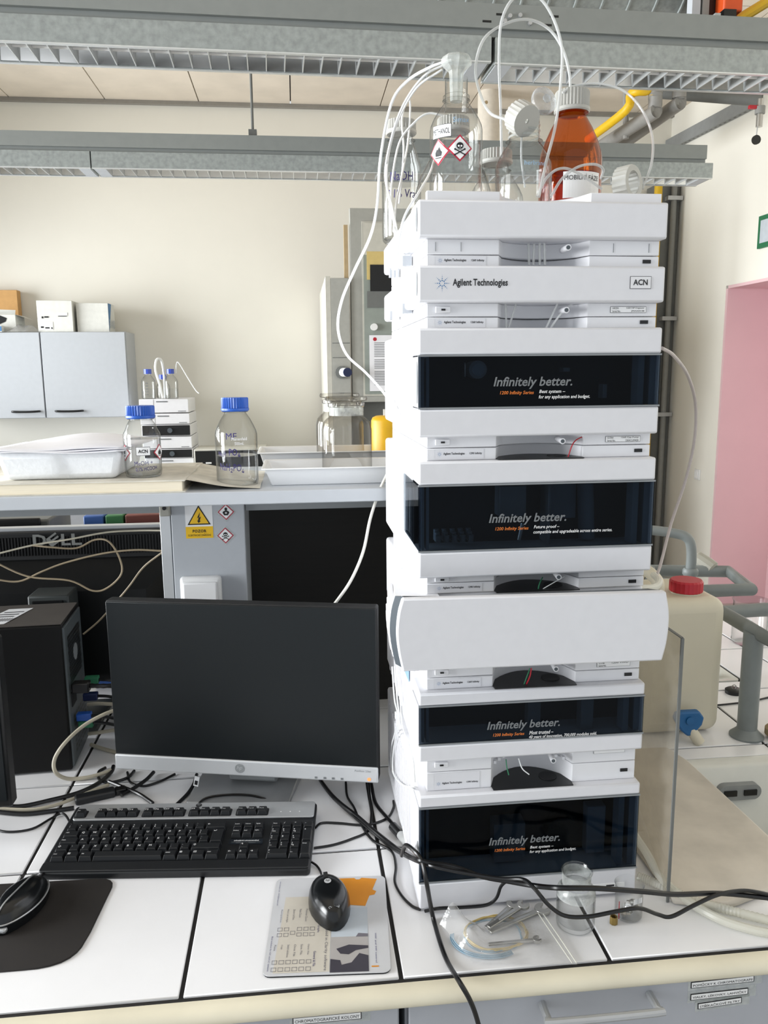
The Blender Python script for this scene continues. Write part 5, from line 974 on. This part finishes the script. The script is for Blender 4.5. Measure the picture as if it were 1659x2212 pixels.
# ------------------------------------------------------------------ cables on the bench
def bw(label, q, r=.0032, m_='cable_black', n=8, name='power_cable'):
    pts = [tuple(at(u, v, z=ZB + r + (rest[0] if rest else 0))) if not (rest and len(rest) > 1) else tuple(at(u, v, y=rest[1])) for u, v, *rest in q]
    return wire(name, label, pts, r, m_, 'cable', n)
Yd = lambda y: (0, y)
bw('thick black cable from the monitor past the lowest module to the right edge', ((688, 1680, 0, 1.55), (712, 1712, .002), (735, 1735, .004), (770, 1762, .004), (800, 1788, .004), (850, 1828, .008), (885, 1850, 0, 1.15), (905, 1858, 0, 1.09), (935, 1865, 0, 1.085), (980, 1872, 0, 1.08), (1040, 1893, 0, 1.075), (1100, 1904, 0, 1.065), (1160, 1914, 0, 1.04), (1210, 1918, 0, 1.0), (1290, 1919, 0, 1.0), (1390, 1926, 0, 1.01), (1460, 1932, 0, 1.02), (1560, 1930, 0, 1.03), (1680, 1942, 0, 1.03)), .0038)
bw('second black cable dipping before the empty jar and rising to the right edge', ((690, 1684, 0, 1.555), (715, 1718, .003), (740, 1742, .002), (790, 1785, .003), (845, 1830, .003), (885, 1853, 0, 1.145), (930, 1870, 0, 1.08), (1000, 1885, 0, 1.07), (1080, 1898, 0, 1.06), (1130, 1900, 0, 1.04), (1155, 1920, 0, 1.01), (1185, 1955, 0, .995), (1220, 1978, 0, .985), (1270, 1980, 0, .985), (1330, 1969, 0, .985), (1380, 1962, 0, .99), (1420, 1975, 0, 1.0), (1450, 1980, 0, 1.0), (1500, 1955, 0, 1.01), (1550, 1933, 0, 1.02), (1600, 1924, 0, 1.03), (1640, 1928, 0, 1.03), (1680, 1938, 0, 1.03)), .003)
bw('black cable dropping over the worktop edge in front of the drawers', ((868, 1848, 0, 1.16), (876, 1826, 0, 1.13), (895, 1838, 0, 1.1), (912, 1862, 0, 1.085), (922, 1910, 0, 1.07), (935, 1980, .002), (952, 2040, .001), (968, 2080, .001), (992, 2120, 0, .928), (1015, 2160, 0, .92), (1030, 2200, 0, .92), (1045, 2260, 0, .92)), .0034)
bw('black cable lying along the front foot of the lowest module', ((918, 1968, .001), (950, 1962, .0, 1.095), (1000, 1960, 0, 1.094), (1050, 1955, 0, 1.092), (1072, 1940, 0, 1.09), (1082, 1915, 0, 1.088), (1095, 1902, 0, 1.085)), .0026)
bw('thin black cable wandering over the tiles left of the stack', ((747, 1690, .0), (750, 1720, 0), (765, 1745, .003), (780, 1780, .0), (805, 1815, 0), (845, 1838, 0), (855, 1870, 0), (853, 1905, 0), (868, 1935, 0), (890, 1957, 0), (908, 1965, 0)), .0023)
bw('black cable hanging straight down behind the right side of the monitor', ((796, 1690, 0, 1.5), (800, 1730, .0), (802, 1765, 0), (795, 1795, 0), (760, 1812, 0), (720, 1825, 0), (678, 1832, 0)), .0022)
bw('black keyboard cable coming out at its right end', ((681, 1788, .004), (695, 1778, 0), (730, 1778, 0), (790, 1782, 0), (835, 1768, 0), (850, 1745, 0), (850, 1730, 0)), .0023)
bw('black adapter lead running from the monitor to a small adapter by the stack', ((802, 1692, 0, 1.5), (808, 1725, 0), (818, 1745, 0), (840, 1770, .002), (850, 1782, .004)), .0034)
t = thing('usb_adapter', 'small adapter with a clear sleeve lying beside the lowest module', 'adapter', tuple(at(855, 1792, z=ZB + .009)), (math.radians(0), 0, math.radians(110))); MB().cyl((-.018, 0, 0), (.012, 0, 0), .0085, n=12).build('body', 'cable_black', t); MB().cyl((-.018, 0, 0), (-.075, .004, -.002), .0075, .005, n=12).build('sleeve', G_TUBE, t)
bw('black mouse cable from the keyboard to the egg shaped mouse', ((673, 1862, .004), (684, 1870, .002), (692, 1882, .002), (697, 1900, .012), (700, 1910, .014)), .0019)
bw('black mouse cable of the mouse on the black pad', ((-20, 1790, 0), (20, 1797, 0), (70, 1790, 0), (110, 1768, 0), (135, 1757, .004), (150, 1775, .018), (153, 1795, .02), (140, 1825, .018), (115, 1855, .014), (95, 1885, .01), (78, 1912, .018)), .0021)
bw('fat black cable from the left edge to the cables under the monitor', ((-20, 1735, .003), (40, 1742, .002), (110, 1728, .001), (170, 1712, .0), (215, 1690, .0), (240, 1668, .002), (245, 1655, .004)), .0042)
bw('second fat black cable along the left edge before the keyboard', ((-20, 1752, 0), (50, 1758, 0), (110, 1752, 0), (160, 1745, 0)), .0042)
bw('pale cable running left beside the fat black one', ((-20, 1746, .001), (60, 1749, .002), (110, 1742, .003), (160, 1725, .001), (200, 1708, 0), (235, 1695, 0)), .0034, 'beige_cable')
bw('beige cable looping out before the computer tower', ((262, 1530, 0, 1.66), (225, 1543, 0, 1.64), (180, 1568, 0, 1.62), (140, 1605, 0, 1.59), (118, 1640, 0, 1.58), (120, 1668, 0, 1.57), (145, 1682, .003), (185, 1680, .002), (225, 1670, .004), (240, 1664, .004)), .004, 'beige_cable')
bw('black cable curling under the left corner of the monitor', ((228, 1658, 0), (213, 1668, 0), (216, 1685, 0), (240, 1690, 0), (275, 1680, 0), (290, 1665, 0)), .003)
bw('black cable crossing under the monitor toward the keyboard', ((235, 1688, .006), (265, 1700, .006), (300, 1715, .002), (330, 1735, 0)), .0036)
bw('black cable lead from the dark connector under the monitor', ((262, 1718, .003), (290, 1702, .003), (315, 1685, .003), (332, 1668, .003)), .0038)
bw('slim black cable looping beneath the middle of the chin', ((275, 1668, 0), (282, 1690, 0), (310, 1698, 0), (345, 1688, 0), (378, 1672, 0)), .0024)
bw('black cable arching from below the chin to the keyboard', ((425, 1673, .002), (418, 1695, .002), (405, 1715, 0), (382, 1738, 0)), .0036)
bw('black cable arc on the monitor foot behind the keyboard', ((424, 1742, .003), (445, 1724, .008), (490, 1717, .011), (540, 1718, .011), (580, 1728, .004)), .0022)
for k, (l, q) in enumerate((('upper beige cable bundled behind the monitor', ((190, 1522, 0, 1.72), (215, 1520, 0, 1.71), (260, 1522, 0, 1.7))), ('lower beige cable bundled behind the monitor', ((192, 1585, 0, 1.72), (215, 1582, 0, 1.71), (260, 1575, 0, 1.7))), ('thick beige cable nearest the tiles behind the monitor', ((196, 1608, .002), (215, 1615, 0), (260, 1628, 0))))): bw(l, q, .0042, 'beige_cable')
t = thing('dark_connector', 'dark flat cable connector block lying before the keyboard top', 'connector', tuple(at(215, 1725, z=ZB)), (0, 0, math.radians(20))); MB().box(-.045, .03, -.012, .012, .0005, .015).build('body', 'key_black', t, bevel=.004); MB().box(.03, .05, -.009, .009, .002, .013).build('strain_relief', 'cable_black', t, bevel=.002)
t = thing('cable_tag', 'small white barcode tag on a cable below the chin', 'tag', tuple(at(424, 1690, y=1.50)), (0, math.radians(12), math.radians(-13))); MB().box(-.005, .005, -.0005, .0005, -.008, .013).build('tag_sheet', 'label_white', t); MB().flat([(-.003, -.005), (.003, -.005), (.003, .004), (-.003, .004)], -.0009).build('tag_print', 'ink', t, smooth=0)
# ------------------------------------------------------------------ small things on the bench
t = thing('glass_jar', 'empty clear wide mouthed jar before the lowest module', 'jar', (.395, 1.052, ZB)); b = MB().lathe([(.024, .0006), (.0275, .002), (.0285, .008), (.0285, .055), (.027, .061), (.0225, .066), (.021, .069), (.021, .086), (.0235, .0885), (.0215, .0905), (.0195, .088), (.0192, .07), (.0205, .0665), (.0255, .06), (.0268, .054), (.0268, .009), (.02, .004), (0, .0035)], 36, caps=False); b.build('glass_body', G_THIN, t, smooth=50); MB().lathe([(.0212, .069), (.0212, .0865)], 36, caps=False).build('ground_neck', G_FROST, t); MB().lathe([(.0288, .05), (.0275, .061), (.023, .0665)], 36, caps=False).build('shoulder_ring', G_FROST, t)
t = thing('small_beaker', 'small clear beaker holding metal fittings at the lower right', 'beaker', (.482, 1.062, ZB)); MB().lathe([(.0, .001), (.0185, .001), (.0205, .004), (.0205, .05), (.0222, .054), (.0218, .0545), (.0197, .05), (.0197, .0045), (.017, .0025), (0, .0025)], 32, caps=False).build('glass_body', G_THIN, t, smooth=50)
MB().flat([(-.002, .032), (.014, .032), (.014, .041), (-.002, .041)], -.0003).build('write_field', 'label_white', t, fn=bendfn(.0208), smooth=0)
rf = random.Random(5)
for k in range(9):
    a = rf.random() * 6.28; r_ = .011 * rf.random(); f_ = thing('metal_fitting', ['short steel fitting lying in the small beaker', 'white ferrule lying in the small beaker', 'slim steel rod piece in the small beaker'][k % 3], 'fitting', (.482 + r_ * math.cos(a), 1.062 + r_ * math.sin(a), ZB + .0065 + .0022 * k), (rf.uniform(.9, 1.8), rf.random() * .6, rf.random() * 6), group=['steel fittings in the beaker', 'white ferrules in the beaker', 'steel rods in the beaker'][k % 3])
    MB().lathe([(.0028, -.006), (.0028, .0), (.0042, .0005), (.0042, .005), (.002, .0055), (.002, .008)], 6 if k % 3 == 0 else 12).build('barrel', ['steel', 'label_white', 'steel'][k % 3], f_, smooth=25)
t = thing('brass_nut', 'brown brass nut standing beside the small beaker', 'nut', (.453, 1.047, ZB)); MB().lathe([(.0055, 0), (.0062, .001), (.0062, .01), (.0055, .012), (.0042, .012), (.0042, .006)], 8).build('body', 'brass', t, smooth=20)
tag(MB().tube([(.463, 1.052, ZB + .003), (.464, 1.055, ZB + .03)], .0007, 6, smooth=False).build('red_stick', 'red'), 'thin red stick leaning at the left of the small beaker', 'stick')
def spanner(label, p0, p1, hw_, hr, zz, both=False):
    a, c = Vector(p0), Vector(p1); d = c - a; L_ = d.length; t = thing('spanner', label, 'wrench', (a.x, a.y, ZB + zz), (0, 0, math.atan2(d.y, d.x)), group='spanners in the bag')
    MB().prism([(0, -hw_ * .9), (L_ - hr * .6, -hw_), (L_ - hr * .6, hw_), (0, hw_ * .9)], 0, .0035).build('shank', 'steel', t, bevel=.0008)
    ol = []
    for k in range(0, 25):
        g = math.radians(15 + 28 + (360 - 56) * k / 24); ol.append((L_ + hr * math.cos(g), hr * math.sin(g)))
    ol += [(L_ - hr * .12 + hr * .1, -hr * .42), (L_ - hr * .25, 0), (L_ + hr * .1, hr * .32)]
    ol = ol[:25] + [(L_ + hr * .05, -hr * .3), (L_ - hr * .25, -hr * .05), (L_ - hr * .05, hr * .38)]
    MB().prism(ol, -.0004, .0044).build('open_jaw', 'steel', t, bevel=.0006); MB().box(L_ * .3, L_ * .75, -hw_ * .4, hw_ * .4, .0034, .0038).build('embossing', 'silver', t, smooth=0)
g = lambda u, v: tuple(at(u, v, z=ZB + .003))
spanner('dark jawed spanner lying uppermost in the bag', g(1050, 2010), g(1110, 1958), .0042, .0115, .005); spanner('middle spanner with a raised inscription in the bag', g(1055, 2014), g(1130, 1966), .004, .0095, .0095); spanner('long open ended spanner pointing at the jar', g(1058, 2016), g(1172, 1967), .0045, .0125, .0035); spanner('slim short spanner lying low in the bag', g(1055, 2043), g(1160, 2033), .0026, .0065, .0035)
def coil(label, cx, cy, rx, ry, n_, r, m_, zz, a0=0., a1=6.283):
    pts = [(cx + (rx + .0018 * math.sin(k * 1.7)) * math.cos(a0 + (a1 - a0) * k / 14), cy + (ry + .0018 * math.cos(k * 2.1)) * math.sin(a0 + (a1 - a0) * k / 14), ZB + zz + .0012 * math.sin(k * 1.3)) for k in range(14 * n_ + 1)] if a1 > 6 else [(cx + rx * math.cos(a0 + (a1 - a0) * k / 10), cy + ry * math.sin(a0 + (a1 - a0) * k / 10), ZB + zz) for k in range(11)]
    return wire('tubing_coil', label, pts, r, m_, 'tubing', 6, sub=4)
coil('coil of yellowish capillary tubing in the plastic bag', .272, 1.045, .046, .036, 4, .0009, 'tube_yellow', .003); coil('coil of grey tubing under the yellowish coil in the bag', .266, 1.041, .043, .034, 2, .0009, 'tube_blue', .0018)
for k in range(3): coil(('outer', 'middle', 'inner')[k] + ' bluish tube arc at the left end of the bag', .258, 1.037, .055 - .002 * k, .044 - .002 * k, 1, .001, 'tube_blue', .003 + .001 * k, math.radians(165), math.radians(300))
bagc = [(.19, 1.055), (.225, 1.105), (.352, 1.083), (.365, .966), (.268, .973)]
def bagf(a, b):
    p = Vector((.19, 1.06)).lerp(Vector((.352, 1.085)), a); q = Vector((.225, .985)).lerp(Vector((.368, .966)), a); v = p.lerp(q, b)
    h = .009 * math.sin(math.pi * min(1, a * 1.05)) * math.sin(math.pi * b) + .0018 * math.sin(13 * a + 5 * b) * math.sin(9 * b)
    crumple = max(0, 1 - abs(a - .14) / .2) * max(0, 1 - b * .95)
    return (v.x, v.y, ZB + .0042 + max(0, h) + .03 * crumple * (1 + .5 * math.sin(17 * a) * math.cos(11 * b)) + .004 * abs(math.sin(21 * a + 9 * b)) * crumple)
vs, fs = blob(34, 22, bagf); t = thing('zip_bag', 'clear zip bag with spanners and tubing coils at the worktop edge', 'bag', (0, 0, 0)); MB().add(vs, fs).build('film', G_FILM, t, smooth=80)
for k in (0, 1): MB().tube([(.345 + .007 * k, 1.075, ZB + .006), (.353 + .007 * k, 1.02, ZB + .006), (.362 + .006 * k, .969, ZB + .004)], .0009, 6).build('zip_strip', G_HOSE, t)
# ------------------------------------------------------------------ right side: screen, jerrycan, taps, glassware
t = thing('acrylic_screen', 'upright clear acrylic screen standing right of the instrument stack', 'screen', (0, 0, ZB)); MB().box(.5535, .5575, 1.086, 1.56, .0135, .43).build('sheet', G_PLEXI, t, smooth=0); MB().box(.5533, .5577, 1.083, 1.086, .0005, .43).build('polished_edge', 'hood_dark', t, smooth=0); MB().box(.5533, .5577, 1.086, 1.56, .4295, .431).build('top_edge', 'hood_dark', t, smooth=0)
wire('drain_hose', 'milky drain hose curving from the stack side to the worktop front', [(.53, 1.3, 1.02), (.532, 1.22, .975)] + [tuple(at(u, v, z=z)) for u, v, z in ((1395, 1840, .95), (1420, 1885, .93), (1450, 1918, .918), (1485, 1945, .912), (1520, 1968, .908), (1570, 1992, .908), (1640, 2012, .907), (1700, 2020, .907))], .0068, G_HOSE, 'hose', 10)
o = MB().tube([tuple(at(u, v, z=z)) for u, v, z in ((1378, 1893, .914), (1410, 1905, .914), (1450, 1922, .914), (1500, 1945, .91), (1560, 1962, .908), (1620, 1978, .908), (1700, 1998, .908))], .0068, 10, 14, ring=.07).build('ribbed_hose', G_HOSE); tag(o, 'white ribbed hose lying behind the smooth drain hose', 'hose')
jc = thing('jerrycan', 'beige plastic jerrycan with a red cap and blue tap beside the sink', 'jerrycan', (.842, 1.73, ZB))
MB().box(-.1, .1, -.095, .12, .002, .318).build('body', 'cream_plastic', jc, bevel=.03, seg=5); MB().lathe([(.034, .312), (.034, .325)], 28, Matrix.Translation((.03, -.03, 0))).build('neck', 'cream_plastic', jc); MB().lathe([(.036, .322), (.037, .324), (.037, .345), (.034, .349)], 48, Matrix.Translation((.03, -.03, 0)), rid=.03).build('cap', 'red', jc, smooth=25)
MB().tube([(-.05, -.06, .325), (-.05, -.05, .355), (-.045, .04, .36), (-.04, .07, .33)], .014, 12).build('handle', 'cream_plastic', jc)
MB().cyl((.0, -.09, .05), (.0, -.125, .05), .014).build('tap_stem', 'cream_plastic', jc)
k_ = MB().slab([(-.034, .062), (-.03, .074), (-.02, .078), (.022, .078), (.034, .062), (.03, .045), (.01, .022), (-.002, .02), (-.018, .034)], -.14, -.122).build('tap_lever', 'blue_tap', jc, bevel=.004); MB().cyl((.0, -.141, .058), (.0, -.1435, .058), .009, n=18).build('lever_hub', 'blue_tap', k_)
MB().tube([(.005, -.125, .04), (.016, -.135, .02), (.026, -.14, .004)], .012, 12).build('spout', 'cream_plastic', jc)
def lab_tap(label, loc, ht, ring, neck=None, knob=None):
    t = thing('lab_tap', label, 'tap', loc); MB().lathe([(.037, 0), (.037, .004), (.026, .014), (.0215, .02), (.0215, ht)], 28).build('column', 'tap_grey', t); MB().tube(ring, .0165, 14, 3, smooth=False).build('ring_rail', 'tap_grey', t)
    if neck: MB().tube(neck, .013, 14, 6).build('gooseneck', 'tap_grey', t); MB().lathe([(.016, 0), (.02, .006), (.02, .016), (.016, .022)], 18, Matrix.Translation(neck[0])).build('collar', 'tap_grey', t)
    if knob:
        p, q = Vector(knob[0]), Vector(knob[1]); d = q - p; MM_ = Matrix.Translation(p) @ d.to_track_quat('Z', 'Y').to_matrix().to_4x4(); MB().lathe([(.016, 0), (.023, .004), (.024, d.length * .4), (.022, d.length), (.018, d.length + .004)], 24, MM_, rid=.05, ridge_z=(.003, d.length - .001)).build('hand_knob', 'tap_knob', t, smooth=25)
    return t
def loc_pts(base, q): return [tuple(at(u, v, y=y) - Vector(base)) for u, v, y in q]
bs = Vector((.993, 1.617, ZB))
zr = .248
lab_tap('near grey laboratory tap with a rectangular rail at the right edge', tuple(bs), .245, [(.004, .14, zr), (.002, .05, zr), (0, -.075, zr), (.34, -.075, zr), (.35, .17, zr), (.004, .14, zr)], None, ((.012, -.085, zr), (.014, -.14, zr - .002)))
bs2 = Vector((1.06, 1.98, ZB))
lab_tap('farther grey laboratory tap with a gooseneck behind the jerrycan', tuple(bs2), .25, [(-.15, -.02, .275), (-.08, -.13, .275), (.06, -.13, .275), (.10, .05, .275), (-.10, .09, .275), (-.15, -.02, .275)], [(-.045, -.02, .285), (-.045, -.02, .35), (-.055, -.015, .385), (-.09, 0, .398), (-.2, .03, .41)], ((.063, .06, .277), (.033, .1, .302)))
t = thing('sink_plug', 'black rubber sink plug with a steel ring on the tiles behind the jerrycan', 'plug', (1.096, 1.855, ZB)); MB().lathe([(.021, 0), (.0215, .009), (.017, .012)], 28).build('stopper', 'black', t); MB().tube([(.006 * math.cos(k * .785), 0, .016 + .006 * math.sin(k * .785)) for k in range(9)], .0012, 6).build('pull_ring', 'steel', t)
t = thing('glass_beaker', 'clear beaker with a white scale beyond the near tap', 'beaker', (1.345, 2.215, ZB)); MB().lathe([(.045, .001), (.05, .006), (.05, .13), (.054, .136)], 32).build('glass_body', G_CLEAR, t, smooth=50).data; b = MB()
t.children[0].data.update()
for k in range(7): b.flat([(-.04, .03 + k * .011), (-.022, .03 + k * .011), (-.022, .033 + k * .011), (-.04, .033 + k * .011)], -.0004)
b.build('scale_marks', 'label_white', t, fn=bendfn(.0505), smooth=0)
def long_flask(label, x, y, hb_, ht, r, tint=None):
    t = thing('volumetric_flask', label, 'flask', (x, y, ZB)); MB().lathe([(r * .8, .001), (r, .006), (r, hb_ * .7), (r * .75, hb_ * .9), (.008, hb_ * 1.12), (.0075, ht), (.009, ht + .003)], 24, caps=False).build('glass_body', G_CLEAR, t, smooth=50)
    if tint: MB().lathe([(.0095, ht * .62), (.0095, ht * .65)], 18).build('red_ring', tint, t)
    return t
long_flask('tallest long necked glass flask at the right edge', 1.475, 2.23, .19, .37, .024); long_flask('shorter long necked glass flask beside the tallest one', 1.43, 2.2, .15, .31, .026); long_flask('small glass vessel with a red ring beside the long necked flasks', 1.40, 2.19, .15, .235, .014, 'orange')
b = MB(); 
t = thing('tan_fitting', 'tan rubber fitting on the tiles at the right edge', 'fitting', (1.06, 1.6, ZB)); MB().lathe([(.02, 0), (.03, .008), (.03, .022), (.018, .034), (.008, .036)], 24).build('body', 'wood', t); MB().cyl((0, -.015, .03), (.0, -.035, .03), .009).build('nipple', 'cream_plastic', t)
wire('thin_cable', 'thin black cable on the tiles behind the near tap', [tuple(at(u, v, z=ZB + .0025)) for u, v in ((1540, 1524), (1580, 1520), (1620, 1515), (1665, 1505), (1700, 1495))], .0022, 'cable_black', 'cable')
